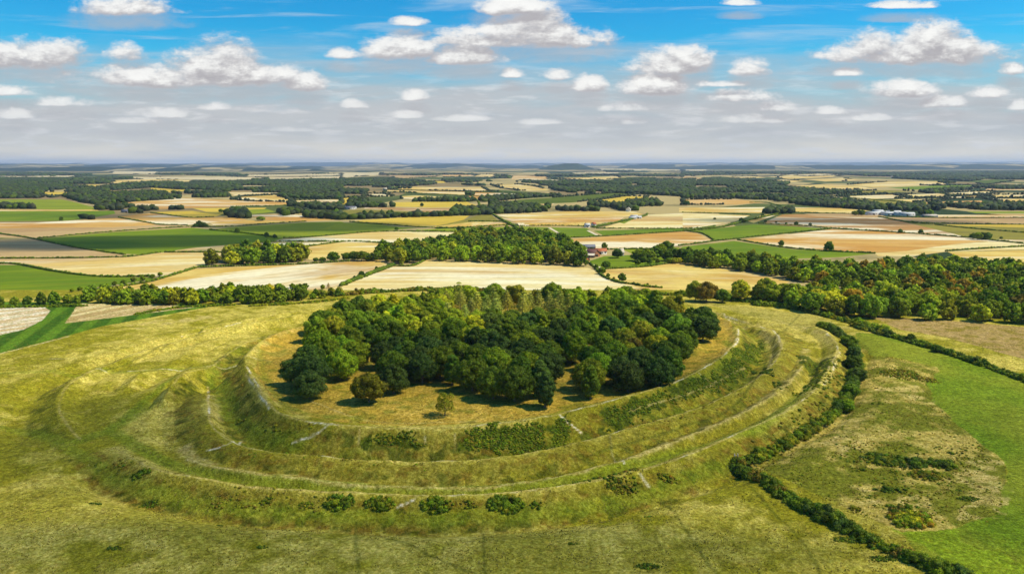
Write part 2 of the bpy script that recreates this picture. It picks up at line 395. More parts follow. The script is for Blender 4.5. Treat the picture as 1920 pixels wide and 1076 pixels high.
# left fields
lf = poly_px([(-250,566),(0,566),(145,567),(420,570),(300,592),(255,600),(190,612),(0,662),(-300,720)], 1)
mow = .5+.5*np.sin((px_*.95+py_*.3)/2.6)
paint(lf, lerp(np.array(lin(110,150,32,k=.66)), np.array(lin(78,120,24,k=.62)), smooth(.3, .7, mow)))
pl = poly_px([(-250,573),(0,573),(80,574),(94,582),(80,600),(44,618),(0,628),(-250,680)], 1)
paint(pl, lerp(np.array(lin(245,232,196,k=.78)), np.array(lin(226,196,140,k=.72)), smooth(.35, .7, fbm((px_+py_)/60, (px_-py_)/6, 501, 3))))
ts = poly_px([(147,569),(300,571),(378,575),(333,580),(255,590),(190,598),(122,606)], 1)
srt = smooth(.3, .75, fbm((px_*.93-py_*.36)/3.2, (px_*.36+py_*.93)/160, 502, 2))
paint(ts, lerp(np.array(lin(206,176,112,k=.7)), np.array(lin(238,216,150,k=.75)), srt))
# bright strip of dry grass on the left slope
paint(poly_px([(230,612),(300,600),(400,590),(410,596),(330,606),(260,616)], 10)*smooth(.4, .6, N2), buff, .7)
for pts in [[(862,806),(1000,798),(1078,790),(1062,830),(950,844),(862,844)], [(1125,775),(1250,735),(1330,704),(1390,655),(1425,638),(1430,668),(1400,702),(1330,738),(1230,778),(1130,808)], [(680,812),(800,815),(790,838),(690,838)], [(1505,668),(1560,672),(1540,730),(1515,720)]]:
    paint(poly_px(pts, 14, 250)*smooth(.30, .42, N2), lerp(dark*.85, lush*.7, smooth(.45, .65, N3)), .95)
# worn paths: pale lines with bare chalk showing in places
def path(pts, w=1.0, z=None, c=buff, k=.75, chk=.0, seed=600):
    m = line_px(pts, w*.62, .5, .8, z)*smooth(.12, .36, fbm(px_/14, py_/14, seed+50, 3)); paint(m, c, k)
    if chk:
        m2 = .9*line_px(pts, w*.30, .38, .8, z)*smooth(.66-chk*.36, .82-chk*.36, fbm(px_/9, py_/9, seed, 2)); paint(m2, chalk, .85)
path(inner[4:19], .7, 6.3, buff, .6, .35, 601); path(inner[0:4], .6, 6.3, buff, .4)
path(middle[:16], .75, 4.3, buff, .7, .12, 602); path(outer[1:17], .9, 3.0, buff, .65, .05, 603); path(third[1:13], 1.1, 2.6, buff, .7)
path(outer_w[:8], .8, 2.4, buff, .5); path(middle_w, .7, 4.0, buff, .5); path(ridge_w, .6, 1.0, buff, .35)
path([(1500,723),(1488,712)], .5)
for pts, w, chk in [([(0,663),(20,658),(60,648),(130,630)], .8, .7), ([(60,672),(130,672)], .5, .3), ([(165,698),(200,697)], .8, .9), ([(240,696),(330,694),(445,684)], .8, .95), ([(450,682),(510,678)], .6, .6),
              ([(340,631),(400,617),(450,605)], .7, .5), ([(1310,578),(1345,588),(1358,594),(1368,606)], 1.0, .9), ([(1290,583),(1330,586),(1400,605),(1450,618)], .9, .45), ([(1420,606),(1452,622),(1466,652),(1450,665),(1441,690)], 1.3, .8),
              ([(1575,660),(1560,700),(1545,720)], 1.1, .75), ([(1425,590),(1470,605),(1500,622)], .7, .4), ([(1365,658),(1383,640),(1384,620)], 1.1, .95),
              ([(690,620),(640,640)], .5, .3), ([(548,830),(600,808),(635,798)], .55, .75), ([(386,845),(430,832),(455,825)], .5, .6), ([(460,700),(480,730),(505,765)], .6, .6), ([(390,725),(393,780)], .6, .5),
              ([(1050,780),(1068,795),(1090,813)], .65, .9), ([(1138,818),(1148,850),(1170,868)], .55, .35), ([(1200,890),(1210,905),(1216,912)], 1.1, 1.), ([(680,798),(672,835)], .45, .3), ([(796,815),(798,830)], .5, .9), ([(852,815),(853,840)], .5, .9),
              ([(745,948),(760,938),(778,935)], .5, .6), ([(1310,700),(1330,715),(1345,730)], .5, .4), ([(575,750),(700,790),(900,790)], .6, 0), ([(1180,770),(1300,735),(1400,690)], .5, 0)]:
    path(pts, w, None, buff, .6, chk, 620)
for pts, w in [([(1240,935),(1275,975),(1310,1030),(1350,1085)], .45), ([(1376,885),(1440,950),(1500,1010),(1540,1080)], .45), ([(668,985),(670,1085)], .5), ([(700,1000),(850,1060),(930,1085)], .4), ([(905,985),(912,1080)], .35),
               ([(1138,818),(1148,850),(1180,872)], .3), ([(420,600),(280,660),(170,700)], .6), ([(640,575),(400,625),(300,655)], .5), ([(1500,590),(1450,640),(1400,735),(1280,800),(1100,858)], .5)]:
    paint(line_px(pts, w, .7), dark, .5)
# animal tracks: a web of thin dark lines in the long grass
web = np.abs(fbm(px_/7, py_/7, 701, 3)-.5); paint(smooth(.035, .0, web)*smooth(250, 300, rr)*(1-ms), olive*.8, .3)
web = np.abs(fbm(px_/4, py_/5, 711, 3)-.5); paint(smooth(.03, .0, web)*smooth(.45, .6, N1), rust*.8, .30)
paint(smooth(.56, .70, N3)*.55, col*.62, 1.0); paint(smooth(.44, .30, N3)*.7, np.minimum(col*1.35, .8), 1.0)

tick("paint")
gm_, g = new_mat('turf')
gp = pos(g); att = g.node('ShaderNodeAttribute', 0, {'attribute_name': 'tint'})
na = g.noise(gp, .9, 5, .65); nb = g.noise(gp, 2.6, 4, .7); nc = g.noise(gp, .16, 4, .6)
f1 = g.ss(na, .30, .72, .62, 1.36); f2 = g.ss(nb, .3, .7, .72, 1.25); f3 = g.ss(nc, .3, .7, .86, 1.12)
ff = g.m('MULTIPLY', g.m('MULTIPLY', f1, f2), f3)
cc = g.mix(1.0, att, g.xyz(ff, ff, g.m('MULTIPLY', ff, ff)), 'MULTIPLY')
cc = g.mix(g.ss(g.noise(gp, .42, 7, .72), .50, .62, 0, .36), cc, g.mix(1.0, cc, (.62, .80, .55, 1), 'MULTIPLY'))
cc = g.mix(g.ss(g.noise(g.mapping(gp, loc=(70, 20, 0)), .30, 7, .75, .5), .52, .64, 0, .42), cc, g.mix(1.0, cc, (1.5, 1.25, 1.3, 1), 'MULTIPLY'))
vv = g.node('ShaderNodeTexVoronoi', 0, {'feature': 'DISTANCE_TO_EDGE'}, Vector=g.mix(.35, gp, g.node('ShaderNodeTexNoise', 1, None, Vector=gp, Scale=.3, Detail=4), 'LINEAR_LIGHT'), Scale=.28)
cc = g.mix(g.ss(vv, .07, .0, 0, .32), cc, g.mix(1.0, cc, (.5, .55, .45, 1), 'MULTIPLY'))
hh_ = g.m('ADD', g.m('MULTIPLY', na, .9), g.m('MULTIPLY', nb, .35))
finish(g, diffuse(g, cc, .95, bump(g, hh_, 1.0, .75), .05))
idx = np.arange(NR*NC).reshape(NR, NC)
quads = np.stack([idx[:-1, :-1].ravel(), idx[:-1, 1:].ravel(), idx[1:, 1:].ravel(), idx[1:, :-1].ravel()], 1)
gme = mesh('ground', np.stack([px_, py_, GZ], 1), quads, gm_, True, col)
tag(link('ground', gme), kind='structure')
del quads

# ------------------------------------------------------------------ field country beyond
def cA(*p): return [(x/3, 300+y/3) for x, y in p]
def cB(*p): return [(640+x/3, 300+y/3) for x, y in p]
def cC(*p): return [(1280+x/3, 300+y/3) for x, y in p]
COL = dict(P=((255,238,170),(238,204,118)), S=((246,218,122),(228,186,90)), T=((232,184,98),(216,160,76)), B=((202,154,90),(184,136,76)), N=((214,182,124),(196,160,108)),
           G=((142,166,22),(114,148,18)), D=((108,128,26),(94,116,24)), L=((168,180,38),(146,166,34)), Y=((236,204,80),(218,186,66)), O=((172,162,62),(152,144,58)), E=((240,222,170),(222,200,150)))
ANG = {}
FIELDS = [ # kind, angle of the drilling rows (deg from +X), pixels
 ('E',5,cA((0,70),(140,68),(430,80),(430,96),(0,100))), ('E',5,cA((450,100),(800,96),(1300,95),(1480,100),(1920,92),(1920,104),(1500,112),(1100,110),(620,108))),
 ('E',2,cA((620,62),(900,66),(880,80),(640,78))), ('E',2,cA((1380,84),(1920,78),(1920,88),(1400,92))), ('E',0,cB((0,72),(230,70),(220,84),(0,100))), ('N',0,cB((240,84),(520,80),(560,95),(330,104))),
 ('T',0,cB((560,78),(760,74),(740,92),(580,98))), ('S',0,cB((770,82),(870,80),(860,98),(750,94))), ('T',0,cB((950,88),(1180,92),(1150,108),(960,112))), ('S',0,cB((1160,104),(1560,94),(1580,104),(1360,114))),
 ('E',0,cB((1300,72),(1560,70),(1560,82),(1300,84))), ('Y',0,cB((500,120),(590,118),(585,130),(500,132))), ('E',0,cB((1440,50),(1920,54),(1920,60),(1460,60))), ('E',0,cC((0,44),(240,46),(110,62),(0,62))), ('E',0,cC((130,64),(300,66),(250,72),(120,72))),
 ('Y',0,cA((0,122),(100,125),(60,138),(0,138))), ('S',10,cA((630,115),(760,108),(1100,112),(1100,120),(700,125),(640,138))), ('Y',0,cA((335,140),(560,140),(550,158),(370,152))),
 ('Y',0,cA((235,180),(440,178),(440,205),(350,200),(290,212),(240,195))), ('Y',0,cA((600,172),(780,175),(770,185),(700,192),(610,195))), ('Y',0,cA((850,155),(1060,160),(1070,172),(960,182),(850,178))),
 ('S',0,cA((1220,178),(1630,182),(1600,190),(1340,205),(1300,190))), ('S',0,cA((1300,222),(1350,205),(1560,195),(1640,225),(1640,237),(1400,232))),
 ('L',0,cA((0,235),(100,222),(350,222),(430,240),(545,270),(540,282),(200,275),(180,262),(0,248))), ('T',5,cA((560,250),(900,225),(1050,212),(1300,225),(1640,240),(1600,255),(1300,262),(900,275),(700,250))),
 ('S',0,cA((0,280),(540,278),(560,285),(0,292))), ('G',80,cA((0,292),(400,286),(640,285),(650,300),(480,330),(350,340),(0,352))), ('Y',0,cA((860,292),(1080,285),(1260,305),(1200,318),(1060,322))),
 ('Y',0,cA((1080,270),(1500,268),(1480,280),(1300,292),(1160,290))), ('T',0,cA((1400,310),(1600,300),(1900,335),(1700,345),(1480,335))), ('O',0,cA((1080,292),(1270,290),(1290,318),(1250,308))),
 ('L',0,cA((1300,282),(1500,275),(1550,290),(1400,305))), ('S',0,cA((1640,228),(1920,220),(1920,256),(1660,248))),
 ('T',12,cA((0,355),(200,350),(650,325),(840,350),(900,362),(640,375),(300,378),(0,390))), ('T',-8,cA((670,318),(840,298),(1060,322),(1280,318),(1400,335),(1180,350),(1050,362),(900,362),(840,350))),
 ('S',0,cA((1180,350),(1400,338),(1700,345),(1500,358),(1300,370),(1200,365))), ('N',5,cA((0,392),(300,380),(640,375),(900,362),(1050,365),(1080,378),(640,402),(215,437),(170,437),(0,412))),
 ('D',0,cA((0,415),(150,438),(0,453))), ('N',10,cA((0,456),(200,445),(400,485),(600,520),(740,542),(640,545),(400,548),(0,550))),
 ('G',5,cA((215,440),(640,402),(1080,378),(1200,390),(1400,410),(1600,438),(1500,460),(1300,475),(1100,490),(900,520),(780,530),(600,522),(430,490))),
 ('L',5,cA((1180,390),(1300,375),(1700,350),(1920,345),(2000,372),(2050,392),(1920,418),(1700,435),(1600,438),(1400,410))),
 ('P',4,cA((930,517),(1100,492),(1500,460),(1700,437),(1920,418),(2120,400),(2420,400),(2560,402),(2620,405),(2520,440),(2400,500),(2230,472),(1920,458),(1700,457),(1500,465),(1200,490),(1000,517))),
 ('P',6,cA((1250,517),(1480,468),(1880,458),(1700,492),(1660,540),(1250,530))), ('S',8,cA((1680,495),(1920,458),(2230,474),(2130,525),(1960,550),(1740,560))),
 ('P',12,cA((0,555),(400,552),(740,545),(900,520),(1200,518),(1250,525),(1200,560),(1150,600),(900,655),(560,655),(400,635),(100,585),(0,580))),
 ('G',20,cA((0,588),(100,590),(300,628),(560,658),(850,660),(870,668),(700,695),(400,740),(0,790),(-500,800),(-600,620))),
 ('S',55,cA((420,760),(620,718),(860,685),(1090,612),(1400,598),(1700,588),(1960,572),(2130,560),(2190,592),(2020,665),(1830,730),(1500,790),(1000,800),(500,790))),
 ('P',3,cA((1830,732),(2020,668),(2200,600),(2310,598),(2390,562),(2620,562),(2920,585),(3300,605),(3350,620),(3390,660),(3520,700),(3620,720),(3500,800),(1700,800))),
 ('N',0,cA((0,800),(500,790),(480,735),(380,748),(0,770))),
 ('G',0,cB((270,150),(390,148),(380,160),(270,160))), ('S',0,cB((400,150),(800,155),(830,175),(900,178),(720,178),(260,163))), ('S',0,cB((250,167),(720,179),(700,202),(340,182),(240,188))), ('T',0,cB((720,180),(1010,192),(800,222),(760,222),(700,204))),
 ('S',0,cB((330,205),(420,200),(740,215),(760,228),(600,232),(340,218))), ('Y',0,cB((300,238),(700,234),(780,262),(500,268),(300,262))), ('B',0,cB((130,266),(640,273),(640,300),(400,286),(130,272))),
 ('O',0,cB((0,285),(130,278),(400,290),(380,305),(0,318))), ('Y',8,cB((120,337),(400,318),(720,312),(680,340),(540,368),(400,372),(60,347))), ('O',60,cB((540,370),(700,332),(780,305),(840,302),(870,330),(940,365),(640,378),(460,378))),
 ('L',0,cB((0,350),(150,352),(330,375),(430,378),(300,392),(0,412),(-200,415))), ('S',80,cB((480,378),(740,346),(900,348),(960,372),(600,380))), ('L',85,cB((410,390),(600,383),(960,373),(985,390),(880,400),(690,402))),
 ('S',3,cB((870,307),(1270,288),(1640,290),(1700,305),(1590,320),(1300,322),(950,325))), ('T',3,cB((900,327),(1590,322),(1560,345),(1400,350),(990,350))), ('S',85,cB((990,352),(1400,348),(1480,352),(1380,370),(1080,372),(1000,368))),
 ('L',10,cB((1010,372),(1170,378),(1240,434),(1210,438),(1100,430),(1020,392))), ('G',10,cB((1180,378),(1380,382),(1440,426),(1245,437))), ('G',5,cB((1420,397),(1920,384),(2000,398),(1720,407),(1480,426))),
 ('T',6,cB((1245,447),(1480,430),(1920,403),(2000,412),(2100,457),(1920,480),(1500,507),(1300,508))), ('P',4,cB((1450,384),(1620,337),(1700,310),(1920,300),(2300,312),(2220,345),(2000,382),(1600,388))),
 ('L',0,cB((1540,345),(1600,330),(1630,338),(1590,358))), ('G',0,cB((1380,572),(1480,540),(1600,535),(1840,522),(1900,545),(1800,580),(1650,600),(1500,612),(1420,595))), ('L',0,cB((1580,500),(1900,490),(1920,520),(1640,530))),
 ('S',-12,cB((1490,616),(1700,602),(1860,582),(1950,588),(2120,610),(2300,640),(2520,682),(2460,730),(2400,760),(2200,770),(1800,800),(1640,800),(1700,725),(1560,690),(1470,655))),
 ('D',5,cB((860,245),(1000,225),(1200,212),(1430,195),(1560,185),(1680,195),(1500,220),(1300,240),(1050,250))), ('T',0,cB((1080,255),(1200,245),(1160,270),(1100,270))), ('Y',0,cB((1400,235),(1560,205),(1720,208),(1700,225),(1560,250))),
 ('S',0,cB((840,142),(1000,138),(1100,150),(1180,170),(1000,172),(900,158))), ('E',0,cB((900,98),(1150,110),(1360,118),(1100,122))), ('Y',0,cB((0,215),(130,205),(60,245),(0,250))), ('S',0,cB((100,190),(240,192),(300,205),(180,208))),
 ('G',5,cC((40,400),(400,363),(830,388),(300,445),(180,455),(110,412))), ('G',2,cC((0,487),(290,455),(620,502),(1080,525),(900,545),(500,560),(0,560),(-40,520))), ('T',-4,cC((310,450),(840,390),(1200,410),(1600,440),(1920,477),(1720,458),(1480,480),(1250,515),(1080,522),(600,492))),
 ('P',-3,cC((1080,524),(1260,512),(1500,478),(1720,460),(1920,479),(1920,490),(1500,514),(1300,540),(1100,540))), ('S',-3,cC((1490,516),(1920,494),(1920,575),(1800,575),(1550,545))),
 ('B',-4,cC((440,358),(560,308),(640,305),(1100,320),(1200,340),(1620,438),(1200,405),(840,388))), ('N',0,cC((680,302),(1100,304),(1150,322),(1060,326),(760,318))), ('N',0,cC((1150,322),(1400,326),(1920,328),(1920,362),(1450,360),(1230,345))),
 ('T',0,cC((1420,308),(1920,312),(1920,324),(1420,322))), ('Y',0,cC((1300,352),(1450,364),(1920,368),(1920,410),(1600,385))), ('O',-4,cC((1260,352),(1420,367),(1920,412),(1920,472),(1720,448),(1600,437))),
 ('S',0,cC((-20,268),(540,265),(900,272),(1060,285),(940,300),(630,295),(460,300),(-20,292))), ('P',0,cC((0,300),(380,312),(300,345),(0,385))), ('S',0,cC((350,340),(460,308),(540,305),(400,355))), ('T',0,cC((0,225),(300,222),(460,240),(300,250),(0,252))),
 ('S',0,cC((570,150),(780,137),(1000,150),(1070,165),(800,167))), ('S',0,cC((930,140),(1150,122),(1480,120),(1480,138),(1200,150),(1070,155))), ('G',0,cC((1150,158),(1400,145),(1700,140),(1600,158),(1300,170))),
 ('S',0,cC((860,207),(1180,196),(1270,216),(1050,222))), ('S',0,cC((1200,198),(1450,190),(1520,208),(1290,215))), ('S',0,cC((1460,190),(1700,178),(1800,186),(1560,205))), ('S',0,cC((1180,224),(1450,220),(1500,226),(1300,240))), ('S',0,cC((1480,210),(1660,202),(1700,214),(1500,224))),
 ('T',0,cC((1270,242),(1680,230),(1690,242),(1400,258))), ('S',0,cC((1700,198),(1920,190),(1920,213),(1760,213))), ('S',0,cC((1690,220),(1920,216),(1920,235),(1800,238))), ('S',0,cC((380,125),(560,110),(680,118),(560,132))), ('S',0,cC((480,95),(800,75),(920,85),(800,100),(600,107))),
 ('O',0,cC((700,185),(1160,172),(1300,178),(1100,192),(800,198))), ('O',0,cC((570,225),(820,232),(880,250),(700,250))), ('O',0,cC((900,222),(1200,225),(1240,250),(1050,245))), ('D',0,cC((300,185),(480,185),(460,200),(310,198))), ('D',0,cC((1600,118),(1780,108),(1870,118),(1700,140))),
 ('T',0,cC((1720,158),(1920,155),(1920,177),(1700,172))), ('L',0,cC((1600,290),(1920,292),(1920,304),(1650,300))), ('L',0,cC((1100,262),(1300,262),(1500,270),(1300,280),(1130,275))), ('S',0,cC((680,108),(900,102),(1000,115),(800,122))), ('S',0,cC((180,98),(400,92),(470,100),(300,106))),
 ('T',0,cC((0,95),(60,93),(110,105),(0,108))), ('E',0,cC((560,84),(900,80),(940,84),(700,92))),
]
def extend(pts):
    o = []
    for x, y in pts:
        if x <= 0.5: x = -330 + x
        if x >= 1919.5: x = 2250
        o.append((x, y))
    return o
FAR = 60000.0
fw = []                                   # field outlines in the world
for k, an, pts in FIELDS:
    w = proj(extend(pts)); w[:, 1] = np.clip(w[:, 1], YB, FAR*.9)
    lim = .86*w[:, 1]+8; w[:, 0] = np.clip(w[:, 0], -lim, lim)
    fw.append(w)
vin = []; ein = []; fin = []
def add_v(p): vin.append(Vector((float(p[0])/1000, float(p[1])/1000))); return len(vin)-1
corner = [(-.86*YB-10, YB), (.86*YB+10, YB), (.86*FAR+10, FAR), (-.86*FAR-10, FAR)]
def loop_(ps):
    k = [add_v(p) for p in ps]
    for i in range(len(k)): ein.append((k[i], k[(i+1) % len(k)]))
loop_(corner)
for w in fw: loop_(w)
yy = YB*1.035
while yy < FAR*.97:
    hw = .86*yy+10; n = 36
    for i in range(1, n):
        add_v((hw*(2*i/n-1)+yy*.006*random.uniform(-1, 1), yy*(1+.008*random.uniform(-1, 1))))
    yy *= 1.05
vo, eo, fo, ovo, oeo, ofo = geometry.delaunay_2d_cdt(vin, ein, [], 0, 1e-7)
vo = np.array([(v.x*1000, v.y*1000) for v in vo]); vz = undul(vo[:, 0], vo[:, 1])
fo = [f if (vo[f[1]][0]-vo[f[0]][0])*(vo[f[2]][1]-vo[f[0]][1])-(vo[f[1]][1]-vo[f[0]][1])*(vo[f[2]][0]-vo[f[0]][0]) > 0 else f[::-1] for f in fo]
cen = np.array([vo[list(f)].mean(0) for f in fo]); own_ = np.zeros(len(fo), int)
for i, w in enumerate(fw): own_[inside(cen, w)] = i+1
owner = {}
for f, o_ in zip(fo, own_): owner.setdefault(int(o_), []).append(list(f))
tick("cdt")
FM = {}
def field_mat(kind, ang, seed):
    a, b = COL[kind]
    m, t = new_mat('field_'+{'P':'pale_stubble','S':'straw_stubble','T':'tan_stubble','B':'brown_soil','N':'dry_soil','G':'grass','D':'dark_grass','L':'light_grass','Y':'ripe_corn','O':'rough_grass','E':'far_stubble'}[kind])
    p = pos(t); q = t.mapping(p, (1, 1, 1), (0, 0, -R(ang+random.uniform(-4, 4))), (seed*13.7, seed*7.1, 0))
    big = t.noise(q, .0045, 5, .6, .6)
    strk = t.noise(t.mapping(q, (.10, 1, 1)), .035, 4, .6, .3)        # drilling rows and tramlines, long and thin
    fine = t.noise(t.mapping(q, (.03, 1, 1)), .22, 2, .5)
    gr = kind in 'GDLO'
    k = .62 if gr else .72
    wv = t.m('ADD', t.m('MULTIPLY', big, .55), t.m('MULTIPLY', strk, .45))
    c = t.mix(t.ss(wv, .43, .57), lin(*b, k=k)+(1,), lin(*a, k=k)+(1,))
    if kind in 'PSTB': c = t.mix(t.ss(t.noise(t.mapping(q, (.35, 1, 1)), .008, 5, .65, .8), .49, .62, 0, .85), c, lin(255, 246, 206, k=.78)+(1,))
    if kind in 'PST': c = t.mix(t.ss(t.noise(t.mapping(q, (.35, 1, 1), loc=(9, 3, 0)), .006, 5, .6, .8), .50, .64, 0, .7), c, lin(206, 156, 82, k=.7)+(1,))
    c = t.mix(t.ss(fine, .45, .62, 0, .2 if not gr else .3), c, lin(120, 100, 50, k=.6)+(1,))
    c = t.mix(t.ss(t.noise(p, .12, 4, .7), .4, .7, 0, .16), c, lin(110, 96, 48, k=.6)+(1,))
    sq = t.n.new('ShaderNodeSeparateXYZ'); t.l.new(q, sq.inputs[0])      # tramlines
    yw = t.m('ADD', sq.outputs[1], t.m('MULTIPLY', t.noise(q, .006, 2), 30.0))
    tl = t.m('ABSOLUTE', t.m('SINE', t.m('MULTIPLY', yw, math.pi/(22 if kind in 'PSTE' else 15))))
    c = t.mix(t.m('MULTIPLY', t.ss(tl, .16, .03), t.ss(big, .3, .6, .12, .42)), c, t.mix(1.0, c, (.70, .66, .55, 1), 'MULTIPLY'))
    finish(t, diffuse(t, c, .95, None, .05)); return m
FN = {'P':'stubble_field','S':'stubble_field','T':'stubble_field','B':'ploughed_field','N':'ploughed_field','G':'grass_field','D':'grass_field','L':'grass_field','Y':'corn_field','O':'pasture','E':'stubble_field'}
# the open country between the named fields: a patchwork of small fields
cm, t = new_mat('country_patchwork')
p = pos(t); q = t.mapping(p, (1, .42, 1), (0, 0, .2))
vor = t.node('ShaderNodeTexVoronoi', 1, None, Vector=q, Scale=.0026, Randomness=.9)
sp = t.n.new('ShaderNodeSeparateColor'); t.l.new(vor, sp.inputs[0])
c = t.mix(t.ss(sp.outputs[0], .20, .24), lin(112, 124, 58, k=.55)+(1,), lin(206, 184, 120, k=.62)+(1,))
c = t.mix(t.ss(sp.outputs[1], .62, .64), c, lin(168, 146, 96, k=.6)+(1,))
c = t.mix(t.ss(sp.outputs[2], .76, .78), c, lin(66, 88, 44, k=.5)+(1,))
c = t.mix(t.ss(t.noise(p, .004, 6, .65), 0.50, .62, 0, .5), c, lin(70, 84, 44, k=.5)+(1,))
finish(t, diffuse(t, c, .95, None, .05))
for own, fs in owner.items():
    used = sorted({i for f in fs for i in f}); mp = {u: i for i, u in enumerate(used)}
    by = {}
    for f in fs: by.setdefault(len(f), []).append([mp[i] for i in f])
    Fc = [np.array(v_) for v_ in by.values()]
    Vv = np.column_stack([vo[used], vz[used]])
    if own == 0: tag(link('ground', mesh('ground', Vv, Fc, cm)), kind='structure')
    else:
        k, an, _ = FIELDS[own-1]
        tag(link(FN[k], mesh(FN[k], Vv, Fc, field_mat(k, an, own))), kind='structure')
# land outside the view on both sides and behind, so the country goes on
B_ = 9e4; hb = .86*YB+10; n0 = .86*130+10
V_ = np.array([(-n0,130,0),(n0,130,0),(hb,YB,0),(-hb,YB,0),(.86*FAR+10,FAR,0),(-.86*FAR-10,FAR,0),(B_,-3000,0),(-B_,-3000,0),(B_,FAR,0),(-B_,FAR,0)])
V_[:, 2] = [0]*10
tag(link('ground', mesh('ground', V_, [np.array([(7, 6, 1, 0)]), np.array([(1, 6, 2), (2, 6, 8), (2, 8, 4), (0, 3, 7), (3, 9, 7), (3, 5, 9)])], cm)), kind='structure')

# far hills
hm, t = new_mat('far_hills')
p = pos(t); q = t.mapping(p, (1, .30, 1), (0, 0, .1))
vor = t.node('ShaderNodeTexVoronoi', 1, None, Vector=q, Scale=.0011, Randomness=.9)
sp = t.n.new('ShaderNodeSeparateColor'); t.l.new(vor, sp.inputs[0])
c = t.mix(t.ss(sp.outputs[0], .68, .70), lin(50, 72, 50, k=.5)+(1,), lin(214, 194, 140, k=.6)+(1,))
c = t.mix(t.ss(t.noise(p, .0018, 6, .6), .42, .55, 0, .8), c, lin(52, 74, 48, k=.5)+(1,))
finish(t, diffuse(t, c, .95, None, .05))
km, t = new_mat('wooded_hill'); p = pos(t)
finish(t, diffuse(t, t.mix(t.ss(t.noise(p, .006, 6, .7), .35, .7), lin(40, 58, 34, k=.6)+(1,), lin(74, 92, 46, k=.6)+(1,)), .95, None, .05))
def ridge(x0, x1, dist, tops, depth, seed, name='hills', mt=None):
    """tops: [(px, rows above the level horizon)]; a long rounded hill at this distance"""
    n = 160; xs = np.linspace(x0, x1, n)
    tp = np.array(tops, float); hpx = np.interp(xs, tp[:, 0], tp[:, 1])
    hgt = CAMH + (hpx+1.5)*dist/F*1.02; wx = (xs-960)/F*dist
    hgt = hgt + (fbm(xs/22, xs*0+seed, seed, 4)-.5)*3.2*dist/F
    m = 14; Vv = []
    for j in range(m):
        s = j/(m-1); z = np.sin(s*math.pi)**1.2
        yv = dist + (s-.5)*depth*2 + 0*xs; k = yv/dist
        Vv.append(np.stack([wx*k**.5, yv, -3+(hgt+3)*z*(1+.10*(fbm(wx/700, yv/700, seed+5, 3)-.5))], 1))
    Vv = np.vstack(Vv); ix = np.arange(m*n).reshape(m, n)
    q_ = np.stack([ix[:-1, :-1].ravel(), ix[:-1, 1:].ravel(), ix[1:, 1:].ravel(), ix[1:, :-1].ravel()], 1)
    tag(link(name, mesh(name, Vv, q_, mt or hm, True)), kind='structure')
ridge(-500, 2400, 46000, [(-500,1),(0,1.0),(100,0),(300,0),(500,1),(700,1.5),(900,0),(1000,0),(1300,1),(1600,2),(1920,3),(2400,3)], 6000, 3)
ridge(-500, 800, 21000, [(-500,-4),(0,-2),(60,-1),(180,-3),(300,-2),(450,-3),(560,-5),(700,-6),(800,-8)], 2600, 4)
ridge(600, 1500, 24000, [(600,-8),(700,-2),(780,-2),(860,-1),(960,-4),(1020,-4),(1150,-4),(1220,-1),(1330,-3),(1450,-4),(1500,-8)], 2600, 5)
ridge(1150, 2400, 19000, [(1150,-12),(1300,-5),(1450,-3),(1600,-4),(1750,-1),(1850,-2),(1920,-1),(2400,0)], 2400, 6)
ridge(1005, 1115, 16500, [(1005,-11),(1024,-6),(1040,-2.5),(1052,-.6),(1068,.8),(1082,-.2),(1090,-3),(1115,-11)], 600, 7, 'hills', km)
ridge(-500, 640, 13500, [(-500,-12),(0,-9),(120,-6),(260,-8),(420,-7),(560,-9),(640,-14)], 1200, 8)
tick("end1")
#PART2
# ------------------------------------------------------------------ foliage
def leaf_mat(name, src):  # leaf colour: the tree's own, varied from spray to spray
    m, t = new_mat(name)
    if src == 'obj':
        oi = t.n.new('ShaderNodeObjectInfo'); base = oi.outputs['Color']
    else: base = t.node('ShaderNodeAttribute', 0, {'attribute_name': 'tint'})
    p = pos(t)
    if src == 'obj': base = t.mix(1.0, base, t.node('ShaderNodeAttribute', 0, {'attribute_name': 'tint'}), 'MULTIPLY')
    a = t.noise(p, .55, 3, .6); b = t.noise(p, 2.2, 2, .6); f = t.m('MULTIPLY', t.ss(a, .3, .7, .68, 1.38), t.ss(b, .3, .7, .75, 1.3))
    c = t.mix(1.0, base, t.xyz(f, f, t.m('MULTIPLY', f, .9)), 'MULTIPLY')
    c = t.mix(t.ss(t.noise(t.mapping(p, loc=(50, 9, 3)), .28, 3, .6), .55, .75, 0, .35), c, t.mix(1.0, c, (1.5, 1.15, .7, 1), 'MULTIPLY'))
    d = diffuse(t, c, .75, None, .12)
    tr = t.node('ShaderNodeBsdfTranslucent', 0, None, Color=t.mix(1.0, c, (1.2, 1.3, .5, 1), 'MULTIPLY'))
    mx = t.n.new('ShaderNodeMixShader'); mx.inputs[0].default_value = .3; t.l.new(d, mx.inputs[1]); t.l.new(tr, mx.inputs[2])
    finish(t, mx.outputs[0]); return m
LEAF, LEAFM = leaf_mat('leaves', 'obj'), leaf_mat('leaves_mass', 'attr')
bm_, t = new_mat('bark'); p = pos(t)
finish(t, diffuse(t, t.mix(t.ss(t.noise(p, 2.0, 4, .6), .35, .7), lin(92, 80, 62, k=.8)+(1,), lin(168, 156, 130, k=.8)+(1,)), .9)); BARK = bm_

